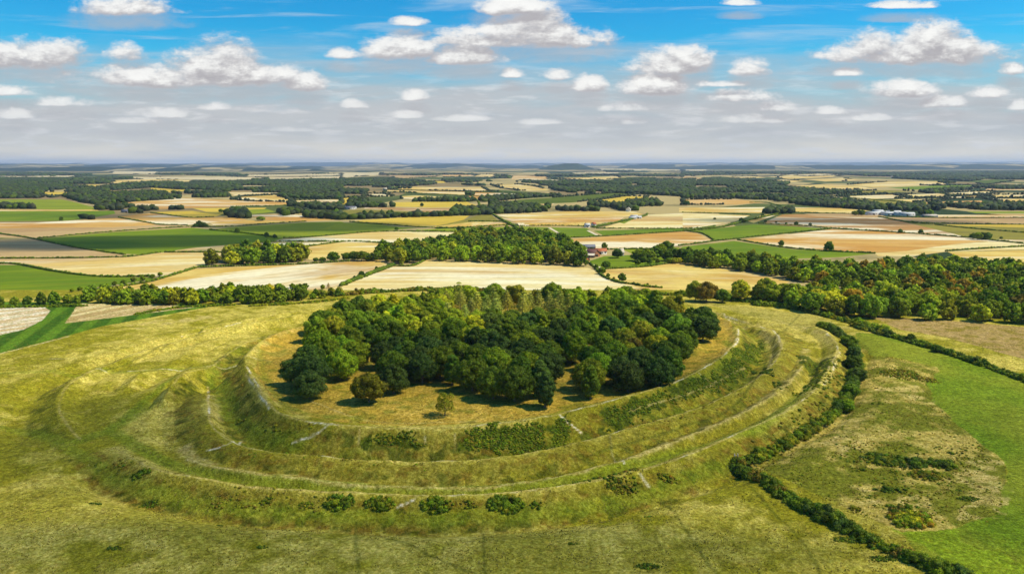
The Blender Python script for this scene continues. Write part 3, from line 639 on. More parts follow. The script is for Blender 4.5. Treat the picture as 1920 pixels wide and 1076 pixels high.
ico = None
def icosphere(sub):
    import bmesh
    b = bmesh.new(); bmesh.ops.create_icosphere(b, subdivisions=sub, radius=1); b.verts.ensure_lookup_table()
    v = np.array([x.co[:] for x in b.verts]); f = np.array([[q.index for q in x.verts] for x in b.faces]); b.free(); return v, f
ICO1, ICO2 = icosphere(1), icosphere(2)
def unit(n, r):
    v = r.normal(size=(n, 3)); return v/np.linalg.norm(v, axis=1, keepdims=True)
def leaves(centres, radii, n, size, r, up=0.0, flat=1.0):
    """leaf sprays standing on the surface of a set of lobes: n quads in all"""
    w = radii**2; k = r.choice(len(centres), n, p=w/w.sum()); d = unit(n, r); d[:, 2] = d[:, 2]*.8+.12+up
    d /= np.linalg.norm(d, axis=1, keepdims=True)
    P_ = centres[k] + d*radii[k, None]*np.array([1, 1, flat])*r.uniform(.82, 1.14, (n, 1))
    keep = np.ones(n, bool)
    for j in range(len(centres)):
        q = (P_-centres[j])/np.array([1, 1, flat]); keep &= ~((np.linalg.norm(q, axis=1) < radii[j]*.82) & (k != j))
    P_, d = P_[keep], d[keep]; n = len(P_)
    nn = d + unit(n, r)*.55; nn /= np.linalg.norm(nn, axis=1, keepdims=True)
    t1 = np.cross(nn, unit(n, r)); t1 /= np.linalg.norm(t1, axis=1, keepdims=True)+1e-9; t2 = np.cross(nn, t1)
    s = size*r.uniform(.6, 1.3, (n, 1)); a, b = t1*s, t2*s*r.uniform(.5, .9, (n, 1)); o = nn*s*.35
    Vv = np.stack([P_-a-o, P_-b+o, P_+a-o, P_+b+o], 1).reshape(-1, 3)
    return Vv, np.arange(4*n).reshape(-1, 4)
def crown(seed, Rr, Hh, n, size, nl=24, shape='round', core=True):
    """crown of height Hh around z=0..Hh, radius Rr; lobes gathered on an uneven dome"""
    r = np.random.default_rng(seed); cs, rs = [], []
    sx, sy = r.uniform(.78, 1.2), r.uniform(.78, 1.2)
    for i in range(nl):
        z = (i+.5)/nl; th = i*2.39996+r.uniform(-.5, .5)
        if shape == 'round': pr = math.sqrt(max(0, 1-(2*z*.98-.92)**2 if z > .46 else 1-(1-z/.46)**2*.45)); 
        elif shape == 'tall': pr = .85*math.sin(math.pi*(z*.85+.12))**.7
        elif shape == 'cone': pr = (1-z)**.8+.05
        else: pr = 1-z*.5
        q = pr*.66*r.uniform(.7, 1.25); lr = Rr*r.uniform(.17, .40)*(1.1-.3*z)
        cs.append((math.cos(th)*q*Rr*sx, math.sin(th)*q*Rr*sy, z*(Hh-lr*1.3)+lr*.65+r.uniform(-.04, .04)*Hh)); rs.append(lr)
    for k in range(3): cs.append((r.uniform(-.2, .2)*Rr, r.uniform(-.2, .2)*Rr, Hh*(.35+.2*k))); rs.append(Rr*.5*(1-.25*k))
    cs, rs = np.array(cs), np.array(rs)
    V1, F1 = leaves(cs, rs, n, size, r, flat=.85)
    global LASTC
    lt = r.uniform(.72, 1.32, (len(V1)//4, 1))*np.array([[1, 1, 1]]) + r.normal(size=(len(V1)//4, 1))*np.array([[.10, .02, 0]])
    LASTC = np.repeat(lt, 4, axis=0)
    if not core: return V1, [F1]
    Vs, Fs = [V1], []; o = len(V1); iv, if_ = ICO1
    for c, q in zip(cs, rs):
        Vs.append(iv*q*np.array([.80, .80, .68])*(1+.1*r.normal(size=(len(iv), 1)))+c); Fs.append(if_+o); o += len(iv)
    LASTC = np.vstack([LASTC, np.full((sum(len(q) for q in Vs[1:]), 3), .8)])
    return np.vstack(Vs), [F1, np.vstack(Fs)]
def tube(pts, rad, ns=7):
    pts = np.asarray(pts, float); Vv, Fv = [], []
    for i, (p, q) in enumerate(zip(pts, rad)):
        d = pts[min(i+1, len(pts)-1)]-pts[max(i-1, 0)]; d /= np.linalg.norm(d); a = np.cross(d, (0.3, 1, .1)); a /= np.linalg.norm(a); b = np.cross(d, a)
        for k in range(ns): th = 2*math.pi*k/ns; Vv.append(p+q*(a*math.cos(th)+b*math.sin(th)))
        if i: 
            for k in range(ns): j = (k+1) % ns; Fv.append((ns*(i-1)+k, ns*(i-1)+j, ns*i+j, ns*i+k))
    return np.array(Vv), np.array(Fv)
def join(parts):
    Vs, by, o = [], {}, 0
    for Vv, Fv in parts:
        for f in (Fv if isinstance(Fv, list) else [Fv]): by.setdefault(f.shape[1], []).append(f+o)
        Vs.append(Vv); o += len(Vv)
    return np.vstack(Vs), [np.vstack(v) for v in by.values()]
def trunk(seed, h, top, rad):
    r = np.random.default_rng(seed); parts = [tube([(0, 0, -.6), (0, 0, .4), (.1, .05, h*.5), (.2, -.1, h), (.1, 0, top)], [rad*1.5, rad*1.1, rad*.85, rad*.6, rad*.15])]
    for k in range(4):
        th = k*1.6+r.uniform(-.3, .3); q = (top-h)*.7
        parts.append(tube([(.1, 0, h*.8), (math.cos(th)*q*.45, math.sin(th)*q*.45, h+q*.35), (math.cos(th)*q*.8, math.sin(th)*q*.8, h+q*.85)], [rad*.5, rad*.35, rad*.12], 5))
    return join(parts)
# prototypes: (crown mesh, trunk mesh, crown base height, crown height, radius)
PROTO = {}
def proto(kind, seed, Rr, Hh, base, n, size, nl, shape, tr=.45):
    Vv, Fv = crown(seed, Rr, Hh, n, size, nl, shape)
    cm_ = mesh('crown', Vv, Fv, LEAF, False, LASTC); Vt, Ft = trunk(seed, base+1, base+Hh*.6, tr)
    PROTO.setdefault(kind, []).append((cm_, mesh('trunk', Vt, Ft, BARK), base, Hh, Rr))
for i in range(6): proto('broad', 100+i, 7.5, 11.5+.6*(i % 3), 2.2, 10500, .38, 40+4*(i % 3), 'round')
for i in range(3): proto('tall', 120+i, 5.4, 13.5, 1.6, 8200, .36, 34, 'tall')
for i in range(5): proto('mid', 200+i, 7.5, 11.5+.5*i, 1.8, 4600, .56, 36, 'round')
for i in range(3): proto('bush', 140+i, 2.6, 3.6, .2, 1800, .30, 12, 'round', .15)
def pine_mesh(seed, n=2600):
    r = np.random.default_rng(seed); parts = []; H_ = 12.5
    cs, rs = [], []
    for k in range(9):                       # whorls of drooping flat boughs with gaps between
        z = 1.4+k*1.35; L = (6.0*(1-k/8.8)+.4)
        for j in range(7):
            th = j*.9+k*.55+r.uniform(-.2, .2)
            for s in (.35, .68, 1.0): cs.append((math.cos(th)*L*s, math.sin(th)*L*s, z-.25*L*s*s+.3)); rs.append(.74-.3*s)
    cs, rs = np.array(cs), np.array(rs)
    return leaves(cs, rs, n, .30, r, flat=.4)
for i in range(3):
    Vv, Fv = pine_mesh(160+i); Vt, Ft = tube([(0, 0, -.5), (0, 0, 4), (.1, .1, 13)], [.3, .24, .05])
    PROTO.setdefault('pine', []).append((mesh('crown', Vv, Fv, LEAF, False, np.repeat(np.random.default_rng(i).uniform(.6, 1.4, (len(Vv)//4, 1))*np.ones((1, 3)), 4, axis=0)), mesh('trunk', Vt, Ft, BARK), 1.0, 12.5, 4.2))

HUE = {'dark': (70, 88, 32), 'deep': (86, 104, 24), 'mid': (104, 120, 22), 'olive': (122, 122, 26), 'light': (128, 144, 28), 'yellow': (154, 154, 30), 'rust': (146, 118, 34), 'bronze': (120, 104, 36), 'grey': (70, 80, 50), 'pine': (146, 146, 66)}
HUEW = {'dark': 'blackish green', 'deep': 'dark green', 'mid': 'mid green', 'olive': 'olive green', 'light': 'light green', 'yellow': 'yellow green', 'rust': 'rust tinged', 'bronze': 'bronze brown', 'grey': 'grey green', 'pine': 'pale grey green'}
def hue_col(h, r=None, k=1.38):
    c = np.array(lin(*HUE[h], k=k)); 
    if r is not None: c = c*(1+.16*r.normal())*np.array([1+.08*r.normal(), 1, 1+.1*r.normal()])
    return tuple(np.clip(c, .004, .6))
def thing(name, label, cat, loc, group=None, kind=None):
    o = bpy.data.objects.new(name, None); C.objects.link(o); o.location = loc; o.empty_display_size = 1
    return tag(o, label, cat, group, kind)
TR = np.random.default_rng(99)
NTREE = [0]
def plant(kind, x, y, scale, hue, name, label, cat, group=None, sz=None, z=None):
    pr = PROTO[kind][TR.integers(len(PROTO[kind]))]
    z = gz(x, y) if z is None else z
    t_ = thing(name, label, cat, (x, y, z-.05), group); t_.rotation_euler = (0, 0, TR.uniform(0, 6.28))
    s = scale; t_.scale = (s*TR.uniform(.93, 1.07), s*TR.uniform(.93, 1.07), (sz or s)*TR.uniform(.94, 1.06))
    c = link('crown', pr[0], t_, (0, 0, pr[2])); c.color = hue_col(hue, TR)+(1,)
    link('trunk', pr[1], t_); NTREE[0] += 1
    return t_
ORD = ['zeroth','first','second','third','fourth','fifth','sixth','seventh','eighth','ninth','tenth','eleventh','twelfth','thirteenth','fourteenth','fifteenth','sixteenth','seventeenth','eighteenth','nineteenth','twentieth']
def ordw(n):
    if n <= 20: return ORD[n]
    return {2:'twenty',3:'thirty',4:'forty',5:'fifty'}[n//10]+('-'+ORD[n % 10] if n % 10 else '') if n % 10 else {2:'twentieth',3:'thirtieth',4:'fortieth',5:'fiftieth'}[n//10]
def scatter(poly, d, holes=(), seed=1, pts0=()):
    """loose even planting inside a world polygon"""
    r = np.random.default_rng(seed); lo, hi = poly.min(0), poly.max(0); n = int((hi-lo).prod()/d/d*5)+50
    cand = lo+(hi-lo)*r.random((n, 2)); cand = cand[inside(cand, poly)]
    for h in holes: cand = cand[~inside(cand, h)]
    cell = {}; out = list(map(tuple, pts0))
    for q in out: cell.setdefault((int(q[0]//d), int(q[1]//d)), []).append(q)
    for q in cand:
        i, j = int(q[0]//d), int(q[1]//d); ok = True
        for a in (-1, 0, 1):
            for b in (-1, 0, 1):
                for w in cell.get((i+a, j+b), ()):
                    if (w[0]-q[0])**2+(w[1]-q[1])**2 < d*d: ok = False; break
        if ok: cell.setdefault((i, j), []).append(tuple(q)); out.append(tuple(q))
    return out
def topix(x, y, z=0.0):
    d = np.array([x, y, z-CAMH]); dep = d[1]*math.cos(PITCH)-d[2]*math.sin(PITCH); up = d[1]*math.sin(PITCH)+d[2]*math.cos(PITCH)
    return 960+F*d[0]/dep, 538-F*up/dep

# --- the hilltop wood
front = [(560,722),(580,748),(641,712),(692,754),(738,738),(792,718),(848,722),(886,733),(925,748),(965,752),(1022,764),(1107,748),(1177,736),(1236,726),(1120,718),(1270,680),(1318,640),(1198,700)]
hill = projt([(556,725),(580,752),(660,712),(672,672),(700,668),(722,700),(665,745),(700,758),(760,740),(800,722),(860,728),(920,752),(1020,768),(1052,740),(1040,700),(1075,690),(1090,745),(1130,752),(1150,735),(1180,742),(1270,722),(1285,690),(1290,640),(1330,638),(1322,615),(1260,588),(1190,574),(1000,570),(860,568),(760,580),(700,590),(640,600),(600,625),(585,660),(580,690)])
glade = projt([(925,600),(975,598),(985,618),(935,620)]); gap = projt([(672,672),(718,668),(716,690),(690,712),(664,716)])
pts = [q for q in scatter(hill, 10.9, (glade, gap), 5, [tuple(v) for v in projt(front)])]
FRONT = {}
def hill_hue(px, py, r):
    u = r.random()
    if 830 < px < 1065 and 578 < py < 618: return 'pine'
    if px < 680 and py > 675: return 'dark' if (px < 610 and py > 700) else 'light'
    if px < 700: return 'mid' if u < .5 else 'olive' if u < .8 else 'deep'
    if px < 900 and py < 655: return 'light' if u < .45 else 'mid' if u < .85 else 'yellow'
    if py < 600: return 'mid' if u < .45 else 'light' if u < .65 else 'olive' if u < .85 else 'yellow'
    if 1170 < px < 1260 and 640 < py < 690: return 'yellow' if u < .5 else 'bronze' if u < .7 else 'olive'
    if px > 1080 and py > 690: return 'deep' if u < .4 else 'mid' if px < 1160 else 'dark'
    if px > 1080 and py > 650: return 'mid' if u < .5 else 'deep'
    if px < 1080 and py > 645: return 'dark' if u < .42 else 'deep' if u < .78 else 'mid'
    return 'deep' if u < .45 else 'dark' if u < .65 else 'mid' if u < .9 else 'olive'
WOODS = []     # (x, y, scale, hue, wood, kind)
for x, y in pts:
    z = gz(x, y); px, py = topix(x, y, z); h = hill_hue(px, py, TR); k = 'pine' if h == 'pine' else 'broad'
    if k == 'broad' and TR.random() < .16: k = 'tall'
    s = TR.uniform(.80, 1.2)
    if py > 700: s = max(s, 1.02)
    if py > 735 and px < 800: s = .95
    WOODS.append([x, y, s, h, 'hilltop wood', k])
# --- woods on the right, behind and on the left
right = proj([(1500,562),(1440,560),(1385,556),(1380,562),(1420,570),(1453,572),(1540,588),(1613,597),(1713,599),(1813,604),(1920,610),(2150,625),(2200,505),(1920,514),(1800,503),(1700,502),(1600,512),(1480,506),(1400,495),(1320,494),(1300,499),(1400,510),(1480,524),(1560,537),(1600,543),(1570,552),(1500,556)])
def right_hue(px, py, r):
    u = r.random()
    if px > 1860 and py > 560: return 'bronze' if u < .3 else 'deep' if u < .6 else 'mid'
    if py > 560: return 'rust' if u < .05 else 'olive' if u < .38 else 'yellow' if u < .64 else 'light' if u < .8 else 'mid'
    if 1690 < px < 1860 and 530 < py < 562: return 'rust' if u < .10 else 'bronze' if u < .24 else 'deep' if u < .6 else 'mid'
    return 'mid' if u < .4 else 'deep' if u < .68 else 'light' if u < .82 else 'olive' if u < .97 else 'rust'
for x, y in scatter(right, 11.8, (), 6):
    px, py = topix(x, y); WOODS.append([x, y, TR.uniform(.92, 1.2), right_hue(px, py, TR), 'right wood', 'mid'])
midw = proj([(705,488),(760,497),(800,486),(850,491),(920,493),(1000,496),(1092,500),(1092,484),(1060,464),(1040,452),(960,444),(900,444),(830,462),(730,476)])
for x, y in scatter(midw, 14, (), 7):
    px, py = topix(x, y); u = TR.random(); h = ('light' if u < .4 else 'yellow' if u < .6 else 'mid') if py > 478 and 800 < px < 1020 else ('deep' if u < .5 else 'mid' if u < .85 else 'olive')
    WOODS.append([x, y, TR.uniform(1.05, 1.35), h, 'middle wood', 'mid'])
cop = proj([(392,498),(480,497),(578,491),(576,484),(500,480),(430,484)])
for x, y in scatter(cop, 12.5, (), 8):
    u = TR.random(); WOODS.append([x, y, TR.uniform(1.1, 1.45), 'olive' if u < .35 else 'mid' if u < .6 else 'yellow' if u < .8 else 'deep', 'left copse', 'mid'])
belt_l = proj([(165,568),(300,572),(450,572),(560,566),(640,556),(640,551),(560,556),(400,558),(260,556),(165,556)])
for x, y in scatter(belt_l, 7.6, (), 9):
    u = TR.random(); px, py = topix(x, y); s = TR.uniform(.6, .92) if px < 570 else TR.uniform(.4, .6)
    WOODS.append([x, y, s, 'mid' if u < .5 else 'olive' if u < .7 else 'deep' if u < .85 else 'yellow', 'left belt', 'mid'])
for seg, a, b in [([(0,572),(40,571),(90,570),(150,568)], .5, .75)]:
    for x, y in spline(proj(seg), 9): WOODS.append([x+TR.normal()*2, y+TR.normal()*3, TR.uniform(a, b), 'mid' if TR.random() < .5 else 'deep', 'left belt', 'mid'])
farm_side = proj([(1300,499),(1280,492),(1290,486),(1320,482),(1345,490),(1340,497)])
for x, y in scatter(farm_side, 13, (), 19): WOODS.append([x, y, TR.uniform(.8, 1.1), 'deep', 'right wood', 'mid'])
# the 300 that show largest are trees of their own; the rest of the woods is one mass
def shown(w): return w[2]/math.hypot(w[0], w[1]-0)*(1 if -.70*w[1] < w[0] < .70*w[1] else .05)
bro = sorted([w for w in WOODS if w[5] != 'pine'], key=shown, reverse=True); pin = [w for w in WOODS if w[5] == 'pine']
NB = 235
solo, rest = bro[:NB]+pin, bro[NB:]
bywood = {}
for w in solo: bywood.setdefault((w[4], w[5] == 'pine'), []).append(w)
for (wood, isp), ws in bywood.items():
    ws.sort(key=lambda w: w[1]); per = 18; nrow = 0
    for i0 in range(0, len(ws), per):
        row = sorted(ws[i0:i0+per], key=lambda w: w[0]/w[1]); nrow += 1
        for j, w in enumerate(row):
            kindw = 'pine' if isp else ('narrow tree' if w[5] == 'tall' else 'tree')
            rowt = 'front row' if nrow == 1 else ordw(nrow)+' row back'
            lab = f"{HUEW[w[3]]} {kindw} in {wood}, {ordw(j+1)} from left in its {rowt}"
            s = w[2]*(1.0 if w[5] != 'pine' else 1.15)
            plant(w[5], w[0], w[1], s, w[3], 'pine_tree' if isp else 'broadleaf_tree', lab, 'pine tree' if isp else 'tree', f"{'pines' if isp else 'trees'} of the {wood}")
tick('solo trees')
class Mass:
    def __init__(s): s.V, s.F, s.Cc, s.o = [], {}, [], 0
    def add(s, Vv, Fs, col):
        for f in (Fs if isinstance(Fs, list) else [Fs]): s.F.setdefault(f.shape[1], []).append(f+s.o)
        s.V.append(Vv.astype(np.float32)); s.Cc.append(np.tile(np.array(col, np.float32), (len(Vv), 1))); s.o += len(Vv)
    def build(s, name): return link(name, mesh(name, np.vstack(s.V), [np.vstack(v) for v in s.F.values()], LEAFM, False, np.vstack(s.Cc)))
LOW = [crown(300+i, 7.5, 12+.5*i, 750, 1.25, 20, 'round') for i in range(5)]
LOW = [(Vv+np.array([0, 0, 1.0]), Fv) for Vv, Fv in LOW]
mass = Mass()
def put_low(ms_, x, y, s, col, bank=LOW):
    Vv, Fv = bank[TR.integers(len(bank))]; th = TR.uniform(0, 6.28); c_, s_ = math.cos(th), math.sin(th)
    Q = np.stack([(Vv[:, 0]*c_-Vv[:, 1]*s_)*s+x, (Vv[:, 0]*s_+Vv[:, 1]*c_)*s+y, Vv[:, 2]*s+gz(x, y)-.3], 1); ms_.add(Q, Fv, col)
for w in rest: put_low(mass, w[0], w[1], w[2], hue_col(w[3], TR))
tag(mass.build('woodland'), 'rest of the broadleaf trees filling the woods behind the hill', 'woodland', kind='stuff')
# --- distant woods: one mass of coarse crowns
fieldclear = [w for (k, a, p_), w in zip(FIELDS, fw)]
def blob(seed, n=ICO1):
    r = np.random.default_rng(seed); v, f = n; v = v*(1+.18*r.normal(size=(len(v), 1))); v = v*np.array([1, 1, .95]); v[:, 2] = np.maximum(v[:, 2], -.7)+.55; return v, f
BL = [blob(i) for i in range(8)]
FW = [cA((0,140),(130,128),(330,132),(340,145),(560,160),(610,170),(600,190),(440,200),(440,180),(240,180),(230,215),(0,228)), cA((0,105),(600,108),(630,120),(600,135),(330,138),(100,128),(0,122)),
 cA((360,205),(450,190),(600,195),(850,185),(1020,190),(1020,216),(700,238),(530,250),(450,238)), cA((560,150),(800,130),(1100,122),(1300,122),(1920,112),(1920,222),(1640,216),(1560,205),(1620,185),(1220,178),(1060,170),(850,155),(640,170)),
 cA((1050,185),(1220,185),(1320,205),(1290,218),(1050,207)), cA((545,268),(700,262),(880,278),(850,295),(700,300),(560,280)), cA((0,262),(100,264),(210,274),(0,278)), cA((900,278),(940,272),(1080,280),(1080,285),(910,286)),
 cA((1270,305),(1330,290),(1400,300),(1400,327),(1300,324)), cA((1550,292),(1700,294),(1920,318),(1920,334),(1750,328),(1600,312)), cA((1530,262),(1640,256),(1920,260),(1920,282),(1650,274)), cA((540,105),(740,100),(730,108),(560,110)), cA((1400,105),(1520,105),(1500,114),(1420,114)),
 cB((0,110),(240,108),(400,115),(550,130),(480,145),(250,150),(240,192),(0,192)), cB((560,112),(780,118),(860,128),(800,147),(600,138)), cB((820,122),(1100,132),(1200,168),(1280,188),(1500,185),(1920,208),(1920,112),(1700,104),(1580,112),(1300,127)),
 cB((780,228),(900,210),(1200,200),(1420,190),(1420,198),(1100,210),(900,230),(800,238)), cB((40,268),(60,220),(200,215),(290,240),(290,265),(100,268)), cB((340,225),(740,229),(760,237),(340,236)), cB((630,302),(650,280),(800,276),(840,302)),
 cB((840,250),(900,254),(1100,268),(1160,288),(1000,300),(870,302),(840,284)), cB((1150,270),(1250,248),(1600,256),(1660,287),(1300,288),(1180,287)), cB((1600,240),(1750,236),(1820,258),(1620,264)), cB((0,332),(130,322),(420,314),(640,310),(840,303),(840,307),(420,320),(0,337)),
 cB((700,190),(740,190),(740,202),(705,200)), cB((860,86),(950,88),(950,105),(870,105)), cC((0,112),(200,102),(600,132),(560,150),(820,182),(1000,187),(800,197),(600,197),(480,192),(300,182),(0,202)),
 cC((0,207),(300,203),(700,205),(880,233),(1050,253),(1140,278),(1100,287),(900,273),(700,258),(560,242),(300,218),(0,218)), cC((1150,273),(1400,260),(1920,265),(1920,287),(1600,283),(1200,288)), cC((1180,103),(1400,90),(1600,76),(1920,80),(1920,135),(1700,108),(1600,122),(1500,132)),
 cC((1320,185),(1500,170),(1700,154),(1920,148),(1920,157),(1650,167),(1400,192)), cC((0,68),(700,70),(1100,76),(1500,66),(1920,60),(1920,78),(1400,97),(1050,92),(800,78),(500,82),(0,88)), cB((1100,88),(1500,84),(1920,86),(1920,94),(1500,92),(1100,94)), cB((200,84),(560,80),(800,84),(560,90)),
 cC((460,298),(500,292),(620,290),(630,302),(560,305),(480,303)), cC((1140,268),(1300,262),(1560,272),(1560,282),(1300,280)), cA((350,335),(480,328),(640,318),(660,324),(480,336)), cA((880,82),(1100,78),(1500,84),(1300,90)), cA((0,76),(300,74),(520,84),(300,92),(0,88)), cB((1480,60),(1640,62),(1620,70),(1490,68))]
fmass = Mass(); nfar = 0
clear_far = [w for (k, a, p_), w in zip(FIELDS, fw) if k in 'YSTPEL']
for i, pl_ in enumerate(FW):
    w = proj(extend(pl_)); D0 = w[:, 1].mean(); d = max(13, D0/250)
    for x, y in scatter(w, d, (), 900+i):
        if fbm(np.array([x/(d*9)]), np.array([y/(d*22)]), 61, 3)[0] < .40: continue
        s = d*TR.uniform(.55, .95); hgt = TR.uniform(7, 11) if D0 < 5000 else TR.uniform(9, 13)
        v, f = BL[TR.integers(8)]; u = TR.random(); c = np.array(hue_col('grey' if u < .5 else 'dark' if u < .85 else 'deep', TR))*.6
        fmass.add(v*np.array([s, s, hgt])+np.array([x, y, float(undul(np.array([x]), np.array([y]))[0])]), f, c); nfar += 1
for (k, a, p_), w in zip(FIELDS, fw):          # trees strung along the edges of the far fields
    D0 = w[:, 1].mean()
    if D0 < 2300 or D0 > 22000: continue
    for i in range(len(w)):
        a_, b_ = w[i], w[(i+1) % len(w)]; ln_ = np.linalg.norm(b_-a_); st_ = max(9, D0/330)
        for q_ in np.arange(0, ln_, st_):
            x, y = a_+(b_-a_)*q_/ln_+TR.normal(size=2)*st_*.3
            if abs(x) > .7*y or fbm(np.array([x/260]), np.array([y/500]), 63, 2)[0] < .54: continue
            sc = TR.uniform(.3, 1)*(1.6 if TR.random() < .15 else 1); v, f = BL[TR.integers(8)]
            fmass.add(v*np.array([st_*.55, st_*.5, 5.5*sc])+np.array([x, y, float(undul(np.array([x]), np.array([y]))[0])]), f, np.array(hue_col('grey', TR))*.6)
tag(fmass.build('distant_woodland'), 'dark distant woods lying between the far fields', 'woodland', kind='stuff')
print('far crowns', nfar, 'solo', len(solo), 'rest', len(rest)); tick('far woods')
# ------------------------------------------------------------------ hedges and scrub
def lobes_mesh(cs, rs, hues, leaf, per_m2, r, flat=.9, core=.84):
    """many small rounded shrubs in one mesh, each with its own leaf colour"""
    M_ = Mass(); 
    for c, q, h in zip(cs, rs, hues):
        n = max(10, int(per_m2*q*q*6))
        Vv, Fv = leaves(np.array([[0, 0, 0.]]), np.array([q]), n, leaf, r, .1, flat)
        v = ICO1[0]*q*core*np.array([1, 1, flat])*(1+.1*r.normal(size=(42, 1)) if len(ICO1[0]) == 42 else 1)
        cc_ = hue_col(h, r); M_.add(Vv+c, Fv, cc_); M_.add(v+c, ICO1[1], np.array(cc_)*.9)
    return M_
def leafy_hedge(pts, width, height, hues, label, name='hedge', leaf=.26, per=9, seed=0, group=None, vary=.3, dens=1.0):
    r = np.random.default_rng(seed); L = spline(projt(pts), 1.0); cs, rs, hs_ = [], [], []
    Zs = terrain(L)
    k = 0
    for i in range(0, len(L), 1):
        env = .45+1.1*float(fbm(np.array([L[i, 0]/9]), np.array([L[i, 1]/9]), seed+3, 2)[0])
        for _ in range(max(1, int(width*.9*dens))):
            off = r.uniform(-.5, .5, 2)*width; rad = r.uniform(.55, 1.0)*height*.38*env
            edge = 1-abs(np.linalg.norm(off)/width); zc = Zs[i]+r.uniform(.2, 1)*(height*env*edge*.9-rad*.6)
            cs.append((L[i, 0]+off[0], L[i, 1]+off[1], max(zc, Zs[i]+rad*.3))); rs.append(rad)
            j = int(fbm(np.array([L[i, 0]/6]), np.array([L[i, 1]/6]), seed+8, 2)[0]*1.7*len(hues)-.35*len(hues)+r.uniform(-.6, .6)); hs_.append(hues[max(0, min(len(hues)-1, j))])
    o = lobes_mesh(cs, rs, hs_, leaf, per, r).build(name); tag(o, label, name.replace('_', ' '), group); return o
leafy_hedge([(1382,876),(1440,908),(1500,948),(1560,978),(1640,1018),(1720,1054),(1800,1086),(1900,1130)], 5.6, 4.0, ['dark','deep','deep','mid','deep','bronze','olive','deep'], 'tall thick mixed hedge running from the outer bank to the bottom right corner', seed=1, group=None)
leafy_hedge([(1392,868),(1440,848),(1490,822),(1530,800),(1556,782),(1574,768)], 5.5, 3.6, ['deep','olive','mid','deep','olive'], 'low yellow green thorn hedge along the foot of the outer bank', seed=2)
leafy_hedge([(1572,770),(1588,745),(1598,715),(1603,682),(1598,655),(1580,634),(1556,618)], 5.0, 5.2, ['dark','deep','dark','deep','mid'], 'dark tall bushy hedge curving round the right end of the rings', seed=3)
leafy_hedge([(1415,572),(1470,576),(1530,588),(1600,606),(1660,620)], 5.5, 4.6, ['mid','light','mid','deep','olive'], 'bright leafy hedge at the foot of the right-hand wood', seed=4, leaf=.42, per=4)
leafy_hedge([(1600,612),(1660,628),(1720,645),(1800,670),(1880,698),(1960,728),(2060,770)], 5.5, 4.2, ['deep','mid','deep','dark','olive'], 'long dark green hedge between the green meadow and the tan meadow', seed=5, leaf=.4, per=4)
leafy_hedge([(640,554),(700,549),(780,545),(860,545),(940,549)], 6, 4.6, ['mid','olive','mid','bronze','deep'], 'bushy hedge behind the hilltop wood at the edge of the pale stubble', seed=6, leaf=.6, per=2.2)
leafy_hedge([(1195,551),(1260,553),(1330,557),(1400,566),(1450,566)], 6, 4.2, ['mid','deep','mid','olive'], 'dense green hedge behind the right end of the hilltop wood', seed=7, leaf=.6, per=2.2)
leafy_hedge([(255,590),(290,584),(330,578),(372,575),(400,574),(440,572)], 3.4, 2.4, ['mid','olive','mid','deep'], 'low ragged hedge beside the striped stubble strip on the left', seed=8, leaf=.5, per=3)
leafy_hedge([(470,574),(530,571),(590,567),(650,560)], 4.5, 2.6, ['olive','mid','olive','yellow'], 'low scrubby hedge in front of the left tree belt', seed=9, leaf=.55, per=2.6)
leafy_hedge([(0,577),(50,576),(100,575),(160,574)], 4, 2.8, ['mid','deep','mid'], 'leafy hedge along the top of the pale field at the far left', seed=10, leaf=.6, per=2.4)
tick('hedges')
def blobs(name, px, w, h, hues, label, seed, cat, group=None, leaf=.24, asp=.55, n=None, per=10):
    """a patch of low shrub at a photo position: w metres wide, h metres tall"""
    r = np.random.default_rng(seed); c0 = projt([px])[0]; n = n or int(max(8, w*w*asp*1.1)); cs, rs, hs_ = [], [], []
    q = r.uniform(-1, 1, (n*2, 2)); q = q[(q**2).sum(1) < .45+.8*fbm(q[:, 0]*1.6+seed, q[:, 1]*1.6, seed, 2)][:n]; P_ = c0+q*np.array([w/2, w/2*asp]); Z_ = terrain(P_)
    for (a, b), p_, z_ in zip(q, P_, Z_):
        rad = r.uniform(.26, .62)*h*(1.2-.75*(a*a+b*b)); cs.append((p_[0], p_[1], z_+rad*r.uniform(.1, .9))); rs.append(rad*1.15); hs_.append(hues[r.integers(len(hues))])
    o = lobes_mesh(cs, rs, hs_, leaf, per, r, .75).build(name); return tag(o, label, cat, group)
G1 = 'bramble clumps along the outer ditch'
for i, (px, w, h, lab) in enumerate([((265,888), 8, 1.7, 'small dark bramble clump on the left end of the outer bank'), ((635,942), 10, 2.3, 'round dark bush on the outer bank, first of four in a row from left'), ((712,945), 10, 2.1, 'low wide dark bush second in the row on the outer bank'),
      ((818,948), 11, 2.3, 'spreading dark bush third in the row on the outer bank'), ((948,945), 12.5, 2.7, 'largest dark bush on the outer bank, below the middle of the wood'), ((1008,948), 5, 1.5, 'small bush just right of the largest dark bush on the outer bank'),
      ((880,948), 6, 1.2, 'low rusty bramble clump between two dark bushes on the outer bank'), ((1250,896), 8, 1.5, 'olive bramble clump on the outer bank right of the white chalk scar'), ((1165,912), 12, 1.4, 'long low bramble clump left of the white chalk scar'),
      ((500,940), 5, 1.1, 'small bramble clump low on the outer bank left of the bushes'), ((575,945), 5, 1.0, 'smallest bramble clump low on the outer bank beside the first round bush')]):
    blobs('bramble_bush', px, w*1.05, h*.72, ['deep', 'mid', 'deep', 'olive', 'mid'] if i not in (6, 7, 8) else ['olive', 'bronze', 'deep'], lab, 50+i, 'bush', G1)
G2 = 'low dark patches in the foreground grass'
